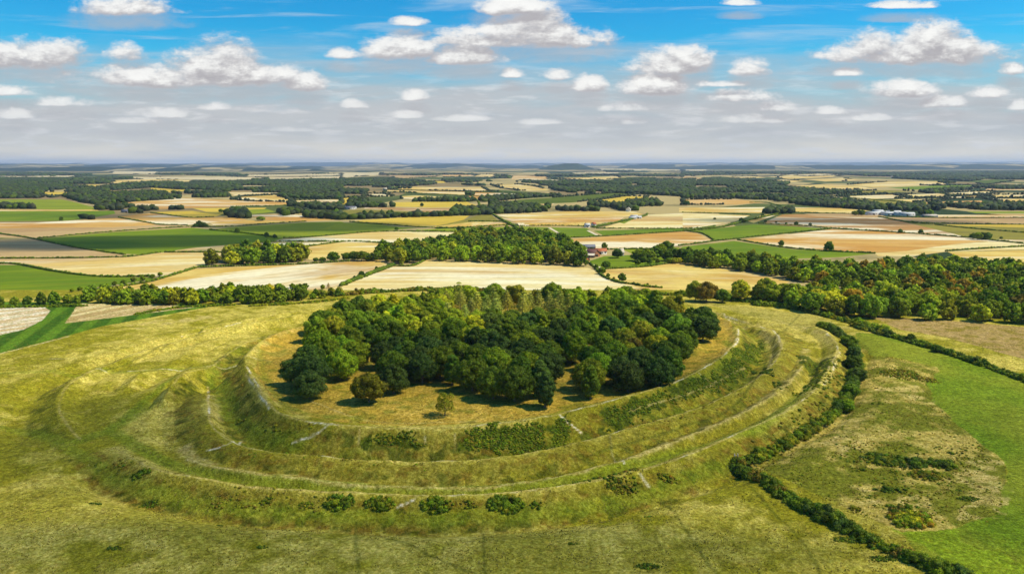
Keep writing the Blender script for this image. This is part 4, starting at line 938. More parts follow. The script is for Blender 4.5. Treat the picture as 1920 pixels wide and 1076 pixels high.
for i, (px, w, lab) in enumerate([((180,944), 5, 'small dark green patch in the grass, leftmost of the pair below the outer ditch'), ((281,946), 8, 'long dark green patch in the grass right of a smaller one'), ((413,984), 2.6, 'tiny dark tuft alone in the pale foreground grass'),
      ((213,1028), 5.4, 'dark oval patch in the grass near the bottom left'), ((492,1026), 4.2, 'thin dark patch of growth low in the foreground left of centre'), ((1215,1062), 8, 'dark green rounded patch at the bottom edge right of centre'), ((1074,1019), 3.4, 'small brownish green tuft in the foreground right of centre'),
      ((1215,968), 3, 'faint rusty tuft in the grass below the chalk scar'), ((1588,1012), 9, 'long dark patch left of the big hedge, upper of two'), ((1655,1048), 8, 'dark patch left of the big hedge near the bottom edge'), ((1815,935), 9, 'dark lying patch at the right side of the rough ground')]):
    blobs('low_scrub_patch', px, w, .55, ['deep', 'dark', 'mid'], lab, 80+i, 'scrub patch', G2, .16, .5, int(w*w*1.4), 14)
G3 = 'gorse clumps in the rough ground'
for i, (px, w, h, hu, asp, lab) in enumerate([((1655,862), 17, 1.8, ['deep','olive','dark'], .8, 'olive gorse clump at the left of the big gorse group'), ((1705,868), 15, 2.2, ['dark','deep'], .8, 'dark gorse clump in the middle of the big gorse group'), ((1765,872), 13, 2.1, ['dark','deep','mid'], .8, 'dark gorse clump at the right of the big gorse group'),
      ((1740,892), 15, 1.6, ['deep','olive','bronze'], .7, 'low gorse spread at the front of the big gorse group'), ((1668,918), 12, 1.3, ['deep','dark'], .5, 'flat dark gorse patch below the big group'), ((1710,975), 17, 2.3, ['mid','yellow','rust','deep'], .8, 'bright yellow and rust flecked bush clump nearest the big hedge'),
      ((1690,955), 11, 1.7, ['deep','bronze','mid'], .7, 'rusty bush clump behind the bright flecked one'), ((1690,702), 24, 1.1, ['bronze','olive','deep'], 1.0, 'thin brownish scrub spread beside the top of the meadow'), ((1735,712), 14, .9, ['olive','bronze'], .9, 'faint olive scrub right of the brownish spread'),
      ((1645,757), 6, 1.1, ['deep','mid'], .6, 'small lone green clump in the straw grass'), ((1610,880), 8, 1.0, ['deep','olive'], .6, 'small clump between the hedge corner and the gorse group'), ((1600,955), 7, 1.2, ['olive','bronze'], .7, 'small bronze clump touching the big hedge'), ((1790,850), 9, .8, ['dark','deep'], .4, 'thin dark clump behind the gorse group at its right')]):
    blobs('gorse_bush', px, w, h, hu, lab, 110+i, 'gorse', G3, .24, asp, int(w*w*asp*.38))
# ground cover on the bank sides that nobody could count
r_ = np.random.default_rng(31); cs, rs, hs_ = [], [], []
for poly, n, hu, rr_ in [([(862,808),(1000,800),(1078,792),(1062,828),(950,842),(862,842)], 1500, ['deep','mid','mid','olive'], .5), ([(1125,775),(1250,735),(1330,704),(1390,655),(1425,640),(1430,668),(1400,702),(1330,738),(1230,778),(1130,806)], 4200, ['deep','deep','mid','olive'], .6),
      ([(680,812),(800,815),(790,838),(690,838)], 160, ['deep','olive'], .55), ([(1420,695),(1450,735),(1470,720),(1445,690)], 60, ['deep','dark'], .9), ([(1505,668),(1560,672),(1540,730),(1515,720)], 90, ['deep','olive'], .7), ([(440,720),(500,780),(560,812),(600,830),(500,812),(430,760)], 130, ['deep','olive','bronze'], .7),
      ([(1060,905),(1190,885),(1200,905),(1100,925)], 120, ['bronze','olive','deep'], .7), ([(1480,745),(1545,700),(1575,660),(1585,700),(1550,770)], 160, ['deep','olive'], .9), ([(1470,780),(1560,730),(1565,770),(1400,850),(1380,855)], 200, ['olive','bronze','deep'], .8), ([(400,915),(640,945),(640,962),(420,940)], 90, ['olive','bronze'], .5), ([(180,850),(300,905),(330,925),(220,890)], 80, ['deep','olive','bronze'], .6),
      ([(1150,800),(1400,735),(1430,745),(1200,835)], 90, ['olive','bronze'], .5), ([(450,830),(850,885),(850,892),(480,862)], 110, ['olive','mid','bronze'], .45), (scrubp, 900, ['olive','bronze','mid','olive'], .38), ([(1580,830),(1830,830),(1860,930),(1700,1000),(1560,900)], 500, ['olive','deep','bronze'], .5)]:
    w = projt(poly); lo, hi = w.min(0), w.max(0); k = 0
    q = lo+(hi-lo)*r_.random((n*6, 2)); q = q[inside(q+15*(np.stack([fbm(q[:, 0]/7, q[:, 1]/7, 37, 3), fbm(q[:, 0]/7, q[:, 1]/7, 38, 3)], 1)-.5), w)]; q = q[fbm(q[:, 0]/5, q[:, 1]/5, 33, 3)+.1*r_.random(len(q)) > .46][:n]; Z_ = terrain(q) if len(q) else []
    for p_, z_ in zip(q, Z_): rad = rr_*r_.uniform(.35, 1.25)**1.3; cs.append((p_[0], p_[1], z_+rad*.15)); rs.append(rad); hs_.append(hu[r_.integers(len(hu))])
tag(lobes_mesh(cs, rs, hs_, .2, 9, r_, .6).build('bank_scrub'), 'rough green scrub growing thick on the sides of the inner banks', 'scrub', kind='stuff')
# tussocks of long grass over the foreground turf
tm_, t = new_mat('dry_grass'); p = pos(t)
finish(t, diffuse(t, t.mix(t.ss(t.noise(p, .3, 3, .6), .4, .65), lin(150, 140, 50, k=.62)+(1,), lin(208, 184, 100, k=.68)+(1,)), .95, None, .03))
n = 60000; ang = r_.uniform(-.75, .75, n); yy_ = 150+ r_.random(n)**1.3*330; q = np.stack([ang*yy_, yy_], 1)
q = q[(fbm(q[:, 0]/8, q[:, 1]/8, 88, 3) > .5) & ~inside(q, projt(meadow)) & (np.hypot((q[:, 0]-CX)/1.05, q[:, 1]-CY) > 90)]; Z_ = terrain(q)
n = len(q); k = 3; a0 = r_.uniform(0, 6.28, (n, k)); hgt = r_.uniform(.18, .42, (n, k)); wd = r_.uniform(.10, .22, (n, k)); b0 = np.stack([q[:, 0], q[:, 1], Z_-.02], 1)[:, None, :]
dx = np.stack([np.cos(a0), np.sin(a0), 0*a0], -1)*wd[..., None]; lean = np.stack([np.cos(a0*3), np.sin(a0*3), 0*a0], -1)*.18; tp = lean+np.stack([0*a0, 0*a0, hgt], -1)
Vv = np.stack([b0-dx, b0+dx, b0+tp], 2).reshape(-1, 3)
tag(link('grass_tussocks', mesh('grass_tussocks', Vv, np.arange(len(Vv)).reshape(-1, 3), tm_)), 'tufts of long dry grass standing in the pasture turf', 'grass', kind='stuff')
tick('scrub')
# thin field hedges in the country: each one a bumpy line of shrubs
def far_hedge(pts, label, w=3.2, h=2.6, hue='deep'):
    L0 = proj(pts); D0 = L0[:, 1].mean(); L = spline(L0, max(2.6, D0/450)); r = np.random.default_rng(int(abs(L0[0, 0])*10) % 9999)
    k_ = max(1.0, D0/2300); M_ = Mass(); z = undul(L[:, 0], L[:, 1]); st_ = np.linalg.norm(L[1]-L[0])
    for p_, z_ in zip(L, z):
        s = r.uniform(.7, 1.3); v, f = BL[r.integers(8)]
        M_.add(v*np.array([max(w*.5*k_, st_*.62)*s, w*.5*k_*s, h*.62*k_*s])+np.array([p_[0], p_[1], z_]), f, np.array(hue_col(hue if r.random() < .7 else 'mid', r))*.8)
    tag(M_.build('hedge'), label, 'hedge', 'hedges between the distant fields')
FH = [
 (cA((0,555),(400,552),(640,547),(740,542),(900,520)), 'dark hedge between the dry soil field and the long pale stubble at far left'),
 (cA((0,583),(100,588),(300,626),(560,656),(850,656)), 'hedge curving along the top of the green field at far left'),
 (cA((215,438),(640,400),(1080,372),(1180,374)), 'hedge along the top edge of the big dark green field'), (cA((0,413),(170,438),(430,492),(700,532)), 'hedge running down the left side of the big dark green field'),
 (cA((1180,390),(1400,412),(1560,436)), 'dark hedge across the green field with two round trees beside it'), (cA((1080,375),(1300,372),(1500,358),(1720,344)), 'hedge above the light green field left of the middle wood'),
 (cA((670,322),(850,354),(900,362),(1050,365)), 'hedge curving between two ploughed tan fields at left'), (cA((850,296),(1060,322),(1200,319)), 'hedge under the small yellow field at left'),
 (cA((620,720),(700,710),(860,681),(1090,612)), 'thin hedge rising to the right along the straw field left of centre'), (cA((1090,610),(1150,603),(1400,596),(1700,586),(1960,570)), 'hedge along the foot of the left copse'),
 (cA((930,519),(1250,519)), 'faint thin hedge left of the copse across pale stubble'), (cA((1430,466),(1600,458),(1900,458)), 'thin dark hedge across the whitest stubble field'), (cA((1650,496),(1920,460)), 'short slanting hedge right of the left copse'),
 (cA((1600,437),(1700,435),(1920,417),(2130,402),(2500,400)), 'long hedge along the top of the whitest stubble'), (cB((0,459),(100,458),(300,472)), 'short hedge at the left edge of the middle wood'),
 (cB((0,709),(100,668),(290,596)), 'straight green hedge between the two pale fields with small trees along it'), (cB((290,596),(400,596),(470,565)), 'low hedge under the tip of the middle wood'),
 (cB((1400,585),(1430,612),(1470,655),(1560,690),(1640,700),(1700,712),(1800,720)), 'curved dark hedge running down from the farm'), (cB((1490,614),(1700,602),(1860,580),(2000,570)), 'hedge between the farm paddock and the pale field'),
 (cB((50,347),(400,374),(460,378),(640,380),(940,366)), 'hedge under the yellow field above the middle wood'), (cB((400,402),(690,404),(740,402),(880,402)), 'thin hedge along the striped green field'),
 (cB((855,308),(900,335),(960,365),(1010,395)), 'broad dark hedge line running down to the middle wood beside a lane'), (cB((1240,438),(1480,428),(1920,402)), 'long hedge above the tan field behind the farm'),
 (cB((1010,370),(1300,370),(1420,378)), 'hedge left of the white house'), (cB((1440,384),(1700,387),(2000,385),(2100,372)), 'hedge along the lane right of the white house'), (cB((1420,380),(1560,350),(1700,318),(1720,305)), 'thick hedge rising to the glasshouses'),
 (cB((1300,508),(1500,504),(1700,500)), 'hedge behind the red roofed farm'), (cC((30,402),(110,415),(180,455)), 'short hedge left of the bright green field'), (cC((180,456),(300,444),(600,412),(830,389)), 'hedge under the bright green field'),
 (cC((430,358),(640,370),(830,386),(860,388)), 'hedge along the top of the bright green field'), (cC((310,450),(450,474),(620,498),(850,515),(1080,525)), 'hedge under the large tan field with two lone trees'),
 (cC((860,388),(1200,410),(1420,425),(1610,440)), 'straight dark hedge along the top of the large tan field'), (cC((1610,440),(1720,452),(1920,474)), 'hedge right of the dark tree clump'), (cC((1480,514),(1700,500),(1920,489)), 'thin hedge between two pale fields at the right edge'),
 (cC((0,402),(200,382),(300,360),(400,335),(560,300)), 'thick dark hedge climbing to the hedge clump on the rise'), (cC((0,297),(200,302),(380,309)), 'hedge between the straw field and the whitish field'), (cC((640,296),(800,300),(1000,304)), 'hedge running right from the clump on the rise'),
 (cC((1100,320),(1230,346),(1300,356),(1450,364)), 'hedge curving away from the white sheds'), (cC((1240,347),(1450,358),(1920,366)), 'dark hedge across the dry fields right of the white sheds'), (cC((1420,366),(1600,386),(1920,412)), 'hedge between the corn field and the rough pasture at right'),
 (cC((1180,318),(1500,327),(1920,326)), 'thin hedge behind the dry fields at the right edge'), (cC((-20,481),(80,470),(180,456)), 'hedge left of the paddock below the bright green field'),
 (cA((620,404),(700,400)), 'tiny hedge'), (cB((720,345),(900,346),(960,370)), 'faint hedge over the striped stubble'), (cC((850,205),(1050,224),(1270,240)), 'far hedge between the small straw fields, upper left one'), (cC((1200,200),(1290,218),(1450,222)), 'far hedge between the small straw fields, middle one'),
 (cC((1440,190),(1560,206),(1690,216),(1920,216)), 'far hedge between the small straw fields, longest one'), (cC((1690,238),(1920,250)), 'far hedge between the small straw fields, nearest the right edge'), (cC((380,240),(460,240),(560,262)), 'short far hedge above the straw field'), (cA((1300,262),(1600,255),(1640,240)), 'short far hedge at the end of the long tan field'),
 (cB((240,180),(700,202),(900,210)), 'far hedge between two straw strips beyond the corn field'), (cB((250,165),(720,177),(1000,186)), 'far hedge between the uppermost straw strips'), (cB((695,178),(760,225),(780,262),(800,300)), 'dark lane hedge running straight toward the horizon')]
for pts, lab in FH:
    if lab == 'tiny hedge': continue
    far_hedge(pts, lab, *( (5.5, 3.5) if 'thick' in lab or 'broad' in lab or 'straight green' in lab else (3.0, 2.4)))
tick('far hedges')
# ------------------------------------------------------------------ trees standing alone
def lone(px, hpx, hue, label, kind='mid', name='broadleaf_tree', wide=1.0, cat='tree', group=None):
    x, y = proj([px])[0] if px[1] < 543 else projt([px])[0]; hm_ = hpx*math.hypot(y, CAMH)/F
    base = {'mid': 13.3, 'broad': 13.7, 'tall': 15.1, 'pine': 13.5, 'bush': 3.8}[kind]; s = hm_/base
    return plant(kind, x, y, s*wide, hue, name, label, cat, group, s)
GL = 'trees standing in the open'
for px, hp, hu, lab, *k in [((1465,461.5),11,'deep','lone round tree on the hedge at the left end of the large tan field'), ((1554,470.5),17,'deep','taller lone dark tree at the lower edge of the large tan field'), ((1688,437.5),8,'deep','small lone tree on the straight hedge, left of two'), ((1726,439),8,'deep','small lone tree on the straight hedge, right of two'),
   ((1435,417.5),5,'dark','leftmost tiny tree on the brown slope'), ((1455,419),4,'dark','tiny tree on the brown slope right of the leftmost'), ((1474,421),4,'dark','tiny tree on the brown slope beside the paired one'), ((1493,422.5),6,'dark','wider tree on the brown slope above the green field','mid','broadleaf_tree',1.3), ((1519,424),5,'dark','rightmost tiny tree on the brown slope','mid','broadleaf_tree',1.2),
   ((791,387.5),7,'dark','lone tree in the middle of the yellow corn field'), ((744,431.5),7,'deep','dark tree on the hedge above the whitest stubble'), ((860,432.5),8,'deep','left tree of a close pair above the middle wood'), ((868,432.5),8,'deep','right tree of a close pair above the middle wood'),
   ((1133,466.5),11,'deep','round tree behind the white walled farm house'), ((1109,468),4,'deep','small tree behind the brown barn'), ((1157,483.5),17,'dark','dark tree on the lawn in front of the farm lawn hedge'), ((1137,503.5),15,'deep','dark round tree at the foot of the farm paddock'), ((1118,505),9,'mid','small tree beside the farm track'), ((1128,514),13,'mid','leafy tree at the top of the curved hedge'),
   ((1140,520),7,'mid','small round tree on the curved hedge'), ((1166.5,528),14,'deep','upright tree beside the curved hedge in the pale field'), ((1151,524),5,'rust','tiny brownish tree on the curved hedge'), ((1214,536),5,'deep','tiny tree on the hedge behind the hilltop wood'), ((1195,497),11,'deep','round tree at the left of the paddock trees'), ((1218,494.5),10,'deep','middle round tree below the paddock clump'), ((1233,493.5),8,'olive','small olive tree at the right below the paddock clump'),
   ((665,525),8,'dark','lower tree of the three on the slanting hedge'), ((678,520.5),12,'dark','largest tree of the three on the slanting hedge'), ((706,505.5),6,'dark','upper tree of the three on the slanting hedge'), ((616,541),11,'rust','small conifer shaped tree at the foot of the slanting hedge','pine'), ((605,543),9,'mid','round tree beside the small conifer shaped tree'),
   ((500,444.5),9,'dark','left of two round trees on the green field hedge'), ((515,446),7,'dark','right of two round trees on the green field hedge'), ((445,436),9,'deep','tree in the shaded green field above the hedge'), ((300,518),8,'mid','bushy tree at the end of the hedge by the straw field'), ((489,413.5),9,'mid','wide round tree beside the ploughed tan field','mid','broadleaf_tree',1.5), ((414,398),7,'deep','round tree at the small yellow field'),
   ((683,402),8,'dark','left tree of the dark line right of the small barn'), ((734,402),8,'dark','second tree of the dark line right of the small barn'), ((775,404),7,'dark','third tree of the dark line right of the small barn'), ((1137,383),7,'dark','tree on the far dark field edge'), ((1287,385),9,'dark','dark round tree at the left end of the long straw field','mid','broadleaf_tree',1.3),
   ((115,413),7,'deep','tree below the green strip at far left'), ((1877,449),5,'deep','tiny tree in the rough pasture at the right')]:
    lone(px, hp, hu, lab, *(k if k else ['mid']), group=GL)
def clump(spots, hue, what, group, kind='mid', name='broadleaf_tree'):
    spots = sorted(spots); n = len(spots)
    for i, (x, y, h) in enumerate(spots): lone((x, y), h, hue if TR.random() < .75 else 'mid', f"{HUEW[hue]} tree {what}, {ordw(i+1)} from left", kind, name, 1.25, group=group)
clump([(1197,489,19),(1206,491,18),(1217,490,21),(1212,484,18),(1228,486,20),(1238,480,21),(1250,478,22),(1252,489,17),(1267,487,19),(1277,489,20),(1288,491,18),(1224,478,14)], 'deep', 'in the paddock clump right of the farm', 'trees of the paddock clump')
clump([(1254,494,10),(1264,494,11),(1273,493,10)], 'yellow', 'in the row of bushy paddock trees', 'bushy paddock trees')
clump([(1824,449,11),(1833,450,13),(1843,450,13),(1851,450,12)], 'dark', 'in the dark clump on the right hedge', 'trees of the dark clump')
clump([(1603,404,9),(1610,404,10),(1616,404,9)], 'dark', 'in the clump left of the white sheds', 'trees left of the white sheds')
clump([(1727,403,9),(1735,404,11),(1743,405,10)], 'dark', 'in the clump right of the white sheds', 'trees right of the white sheds')
clump([(1660,403,6),(1672,402,7),(1684,403,5),(1699,401,6)], 'deep', 'among the white sheds', 'trees among the white sheds')
clump([(367,425,7),(374,424,10),(381,425,9),(387,425,6)], 'dark', 'in the clump by the dark green field', 'trees at the field corner')
clump([(432,544,14),(522,541,9),(548,540,8),(572,542,10)], 'mid', 'poking above the left tree belt', 'trees above the left belt')
clump([(592,491,8),(605,491,9),(625,490,17),(650,488,14),(664,488,15),(678,489,18),(690,489,13),(700,489,15)], 'deep', 'between left copse and middle wood', 'linking row of trees')
clump([(135,547,6),(150,545,7),(170,542,7),(190,539,6),(215,535,7),(232,533,8),(250,528,8),(268,526,7),(286,521,7)], 'mid', 'in the bushy row along the straw field at left', 'bushy row at left')
clump([(1340,412,4),(1390,417,8),(1395,418,6),(1418,412,5),(1430,407,5)], 'deep', 'along the thick hedge on the rise', 'trees on the rise')
lone((1303,565), 37, 'olive', 'tall olive oak at the left of the group right of the hilltop wood', 'broad', wide=.8); lone((1324,566), 36, 'bronze', 'broad bronze oak right of the tall olive one', 'broad', wide=1.15); lone((1354,567), 24, 'deep', 'smaller dark round tree right of the bronze oak', 'broad', wide=1.1)
lone((1541,618), 17, 'mid', 'small spreading tree at the top of the dark bushy hedge', 'broad', wide=1.2); lone((1708,640), 15, 'deep', 'rounded bush tree rising from the long meadow hedge', 'broad', wide=1.1); lone((1757,660), 13, 'deep', 'second rounded bush tree on the long meadow hedge', 'broad', wide=1.4)
for i, (px, h) in enumerate([((1590,652),24),((1600,672),22),((1597,692),25),((1606,716),26),((1596,745),26),((1586,772),22)]):
    lone(px, h, ['deep','dark','deep','dark','deep','mid'][i], f"{['leafy','very dark','broad','darkest tall','big dark','lighter'][i]} tree in the bushy hedge round the rings, {ordw(i+1)} from the top", 'broad', wide=1.15, group='trees in the curving hedge')
# the sparse young tree in front of the wood
x, y = projt([(834,779)])[0]; z = gz(x, y); t_ = thing('young_tree', 'sparse olive young tree standing alone in the straw grass before the wood', 'tree', (x, y, z))
Vv, Fv = crown(777, 5.2, 8.5, 3400, .24, 16, 'round', core=False); o = link('crown', mesh('crown', Vv, Fv, LEAF, False, LASTC), t_, (0, 0, 1.6)); o.color = hue_col('olive')+(1,)
Vt, Ft = trunk(5, 2.2, 8.0, .26); link('trunk', mesh('trunk', Vt, Ft, BARK), t_)
tick('lone trees')
# ------------------------------------------------------------------ buildings
def plain(name, c, rough=.8, var=.12, sc=1.5):
    m, t = new_mat(name); p = pos(t); f = t.ss(t.noise(p, sc, 4, .65), .3, .7, 1-var, 1+var)
    finish(t, diffuse(t, t.mix(1.0, tuple(c)+(1,), t.xyz(f, f, f), 'MULTIPLY'), rough, None, .2)); return m
def bands(name, c1, c2, period=1.0, axis=0):
    m, t = new_mat(name); tc_ = t.node('ShaderNodeTexCoord', 3); sp_ = t.n.new('ShaderNodeSeparateXYZ'); t.l.new(tc_, sp_.inputs[0])
    s = t.m('SINE', t.m('MULTIPLY', sp_.outputs[axis], 6.283/period)); n_ = t.noise(tc_, .5, 4, .6)
    c = t.mix(t.ss(s, -.2, .2), tuple(c1)+(1,), tuple(c2)+(1,)); c = t.mix(t.ss(n_, .5, .8, 0, .4), c, tuple(np.array(c1)*.6)+(1,))
    finish(t, diffuse(t, c, .6, None, .3)); return m
BM = dict(white=plain('white_render', lin(238,234,224,k=.85)), brick=plain('red_brick', lin(186,128,92,k=.8), .9, .25, 4), tile=bands('clay_tiles', lin(176,96,56,k=.8), lin(196,116,70,k=.8), .5), brown=bands('brown_tiles', lin(104,66,58,k=.8), lin(122,80,68,k=.8), .6), slate=bands('slate_roof', lin(112,112,122,k=.8), lin(126,126,134,k=.8), .7),
   fibre=bands('fibre_cement_roof', lin(196,184,160,k=.8), lin(212,200,178,k=.8), 1.1), whiteroof=bands('white_sheeting', lin(214,213,206,k=.8), lin(198,198,194,k=.8), 1.2), glass=plain('dark_glass', lin(50,58,66), .2), wood=plain('dark_timber', lin(70,54,42), .8, .2), red=bands('red_tiles', lin(186,58,40,k=.8), lin(200,72,50,k=.8), .5), grey=plain('grey_block', lin(168,162,150,k=.8)))
def boxm(x0, x1, y0, y1, z0, z1):
    v = np.array([(x, y, z) for z in (z0, z1) for y in (y0, y1) for x in (x0, x1)], float)
    return v, np.array([(0,2,3,1),(4,5,7,6),(0,1,5,4),(2,6,7,3),(0,4,6,2),(1,3,7,5)])
def building(name, px, L_, Wd, H_, rh, rot, wall, roof, label, cat='barn', openings=3, door=True, chimney=0, off=(0, 0), group=None, z0=None, win='glass'):
    x, y = proj([px])[0]+np.array(off); z = gz(x, y) if z0 is None else z0
    t_ = thing(name, label, cat, (x, y, z-.2), group); t_.rotation_euler = (0, 0, R(rot)); a, b = L_/2, Wd/2
    Vw = np.array([(-a,-b,0),(a,-b,0),(a,b,0),(-a,b,0),(-a,-b,H_),(a,-b,H_),(a,b,H_),(-a,b,H_),(-a,0,H_+rh*.97),(a,0,H_+rh*.97)], float)
    link('wall', mesh('wall', Vw, [np.array([(0,1,5,4),(2,3,7,6)]), np.array([(1,2,6,9,5),(3,0,4,8,7)])], BM[wall]), t_)
    e, th = .45, .18; sl = rh/b; k = []
    for s in (-1, 1):
        V_ = np.array([(-a-e, s*(b+e), H_-sl*e+.02), (a+e, s*(b+e), H_-sl*e+.02), (a+e, 0, H_+rh+.02), (-a-e, 0, H_+rh+.02)], float); V2 = V_+np.array([0, 0, th])
        k.append((np.vstack([V_, V2]), np.array([(0,1,2,3),(7,6,5,4),(0,4,5,1),(1,5,6,2),(2,6,7,3),(3,7,4,0)])))
    Vr, Fr = join(k); rf = link('roof', mesh('roof', Vr, Fr, BM[roof]), t_)
    for c in range(chimney):
        cx = (-a+1.2) if c == 0 else a-1.2; v, f = boxm(cx-.45, cx+.45, -.4, .4, H_+rh-.8, H_+rh+1.3); link('chimney', mesh('chimney', v, f, BM['brick']), rf)
    for i in range(openings):
        u = -a+(i+.5)*L_/openings; w_ = min(1.3, L_/openings*.4); 
        for s in (-1, 1):
            v, f = boxm(u-w_/2, u+w_/2, s*b-.06, s*b+.06, H_*.40, H_*.78); link('window', mesh('window', v, f, BM[win]), t_)
    if door:
        v, f = boxm(-a*.2, -a*.2+min(3.2, L_*.16), -b-.08, -b+.08, .2, min(H_*.85, 3.2)); link('door', mesh('door', v, f, BM['wood']), t_)
        v, f = boxm(a-.08, a+.08, -b*.4, b*.4, .2, min(H_*.85, 3.6)); link('door', mesh('door', v, f, BM['wood']), t_)
    return t_
building('farm_house', (1127,478), 15, 8, 4.2, 3.2, 4, 'white', 'tile', 'white walled farm house with orange clay roof right of the brown barn', 'house', 4, True, 2, (0, 10))
building('barn', (1111,480), 17, 10, 3.6, 5.0, -58, 'brick', 'brown', 'dark brown roofed barn with brick gable in the farm yard', 'barn', 2)
building('shed', (1090,477), 26, 12, 3.2, 2.0, -10, 'grey', 'fibre', 'long pale roofed cattle shed at the left of the farm', 'shed', 5, True, 0, (0, 12)); building('shed', (1096,482), 24, 9, 3.0, 1.8, -14, 'wood', 'fibre', 'open fronted pale roofed shed below the long cattle shed', 'shed', 6)
building('shed', (1091,487), 22, 7, 2.8, 2.0, -62, 'grey', 'slate', 'slate roofed low shed beside the middle wood', 'shed', 4); building('shed', (1098,491.5), 7, 6, 2.6, 2.0, -40, 'brick', 'red', 'small bright red roofed shed at the farm track', 'shed', 1)
building('barn', (1100,471), 26, 11, 4, 2.4, 6, 'grey', 'slate', 'grey roofed barn behind the brown barn', 'barn', 4, True, 0, (0, 25))
building('cottage', (1165,479), 5, 5, 4.5, 4.5, 20, 'grey', 'fibre', 'small pale folly tower with steep roof half hidden by the lawn trees', 'house', 1, True, 0); building('cottage', (1255,474), 5, 4, 3.5, 2, 0, 'white', 'fibre', 'tiny white hut among the paddock trees', 'hut', 1)  # first one is a folly tower, built like a small house
building('cottage', (1101,426), 9, 7, 5, 2.6, 8, 'white', 'whiteroof', 'white house beside the lane above the middle wood', 'house', 2, True, 1); building('cottage', (1113,423), 7, 6, 4, 2.6, 30, 'white', 'tile', 'small house behind the white house by the lane', 'house', 2)
GS = 'white sheds of the distant farm'
for i, (px, L_, Wd, rot, lab) in enumerate([((1637,403),30,14,4,'leftmost low white shed of the distant farm'), ((1652,402),24,13,-6,'white shed second from left at the distant farm'), ((1664,403.5),28,14,10,'white shed in front of the middle of the distant farm'), ((1675,401),30,15,-4,'tallest white shed at the middle of the distant farm'),
      ((1688,404),26,13,6,'white shed right of the middle of the distant farm'), ((1700,404.5),30,14,-3,'rightmost white shed of the distant farm'), ((1646,399.5),22,11,0,'small white shed at the back of the distant farm')]):
    building('shed', px, L_, Wd, 5, 2.6, rot, 'white', 'whiteroof', lab, 'shed', 4, True, 0, (0, 0), GS)
building('shed', (1742,407.5), 30, 14, 4, 2.4, 4, 'grey', 'fibre', 'pale grey shed standing apart right of the dark clump', 'shed', 4)
for i, (px, lab) in enumerate([((1186,410.5),'left white glasshouse near the lane'), ((1196,409.5),'right white glasshouse near the lane'), ((1189,407.5),'rear white glasshouse near the lane')]): building('glasshouse', px, 14, 9, 3.2, 2, 6, 'white', 'whiteroof', lab, 'greenhouse', 3, True, 0, (0, 0), 'glasshouses near the lane')
building('barn', (240,398), 26, 14, 4, 3, 3, 'grey', 'slate', 'grey roofed barn among dark trees at left', 'barn', 3); building('barn', (657,392), 28, 14, 4.5, 3, -3, 'white', 'slate', 'pale barn with grey roof left of the corn field', 'barn', 4); building('cottage', (985,367), 20, 12, 5, 3, 0, 'white', 'whiteroof', 'white farm building in the far middle distance', 'house', 2)
for i, (px, lab) in enumerate([((722,356),'far white cottage at the edge of the dark wood left of centre'), ((1672,333),'far white house in the village, left one'), ((1700,336),'far white house in the village, middle one'), ((1742,334),'far white house in the village, right one'), ((1905,348.5),'far white house at the right edge'), ((1893,349.5),'far cottage just left of the right edge'), ((1270,353),'far pale house in the long dark wood'), ((1178,396.5),'white cottage at the edge of the dark trees')]):
    building('cottage', px, 16 if px[1] < 380 else 10, 10, 6, 4, 10*i, 'white', 'fibre', lab, 'house', 2, True, 0, (0, 0), 'far houses')
# farm tracks and the lane, thin sheets over the fields
trm = plain('chalk_track', lin(222,206,170,k=.8), .95, .2, .3)
def track(pts, w, name='farm_track'):
    L = spline(proj(pts), 6); d = np.gradient(L, axis=0); d /= np.linalg.norm(d, axis=1, keepdims=True); nrm = np.stack([-d[:, 1], d[:, 0]], 1)
    z = undul(L[:, 0], L[:, 1])+.25; a, b = L+nrm*w/2, L-nrm*w/2; n = len(L)
    Vv = np.vstack([np.column_stack([a, z]), np.column_stack([b, z])]); f = np.stack([np.arange(n-1), np.arange(n-1)+n, np.arange(1, n)+n, np.arange(1, n)], 1)
    tag(link(name, mesh(name, Vv, f, trm)), kind='structure')
track([(1098,489),(1108,495),(1120,500),(1134,505)], 4); track([(1030,427),(1050,438),(1062,444)], 5); track([(1102,432),(1118,440),(1128,443)], 5); track([(925,404),(950,415),(975,428)], 3.5)
# posts at the hedge corner
pm = plain('grey_wood', lin(196,186,166,k=.8), .9, .2, 6)
for i, (px, lab) in enumerate([((1377,860),'weathered grey gate post at the corner of the big hedge'), ((1383,858),'shorter grey post just right of the gate post')]):
    x, y = projt([px])[0]; v, f = boxm(-.14, .14, -.14, .14, -.3, 2.0-.5*i); v2, f2 = boxm(-.17, .17, -.17, .17, 2.0-.5*i, 2.08-.5*i)
    v3, f3 = boxm(-.5, .5, -.05, .05, 1.2, 1.35); Vv, Fv = join([(v, f), (v2, f2)] + ([(v3+np.array([.3, .2, 0]), f3)] if i == 0 else []))
    tag(link('gate_post', mesh('gate_post', Vv, Fv, pm), None, (x, y, gz(x, y))), lab, 'post', 'gate posts')
tick('buildings')
# ------------------------------------------------------------------ overhead clouds that shade parts of the land
clm, t = new_mat('cloud')
tc_ = t.node('ShaderNodeTexCoord', 3); ln = t.node('ShaderNodeVectorMath', 1, {'operation': 'LENGTH'}, i0=t.mapping(tc_, (1, 1, 0)))
edge = t.m('ADD', ln, t.m('MULTIPLY', t.m('SUBTRACT', t.noise(tc_, 2.6, 5, .6, .4), .5), .55))
oi = t.n.new('ShaderNodeObjectInfo'); dens = oi.outputs['Alpha']
tb = t.node('ShaderNodeBsdfTransparent', 0); db = t.node('ShaderNodeBsdfDiffuse', 0, None, Color=(.9, .9, .92, 1))
mx = t.n.new('ShaderNodeMixShader'); t.l.new(t.m('MULTIPLY', t.ss(edge, 1.0, .62), dens), mx.inputs[0]); t.l.new(tb, mx.inputs[1]); t.l.new(db, mx.inputs[2]); finish(t, mx.outputs[0])
CLH = 950.0
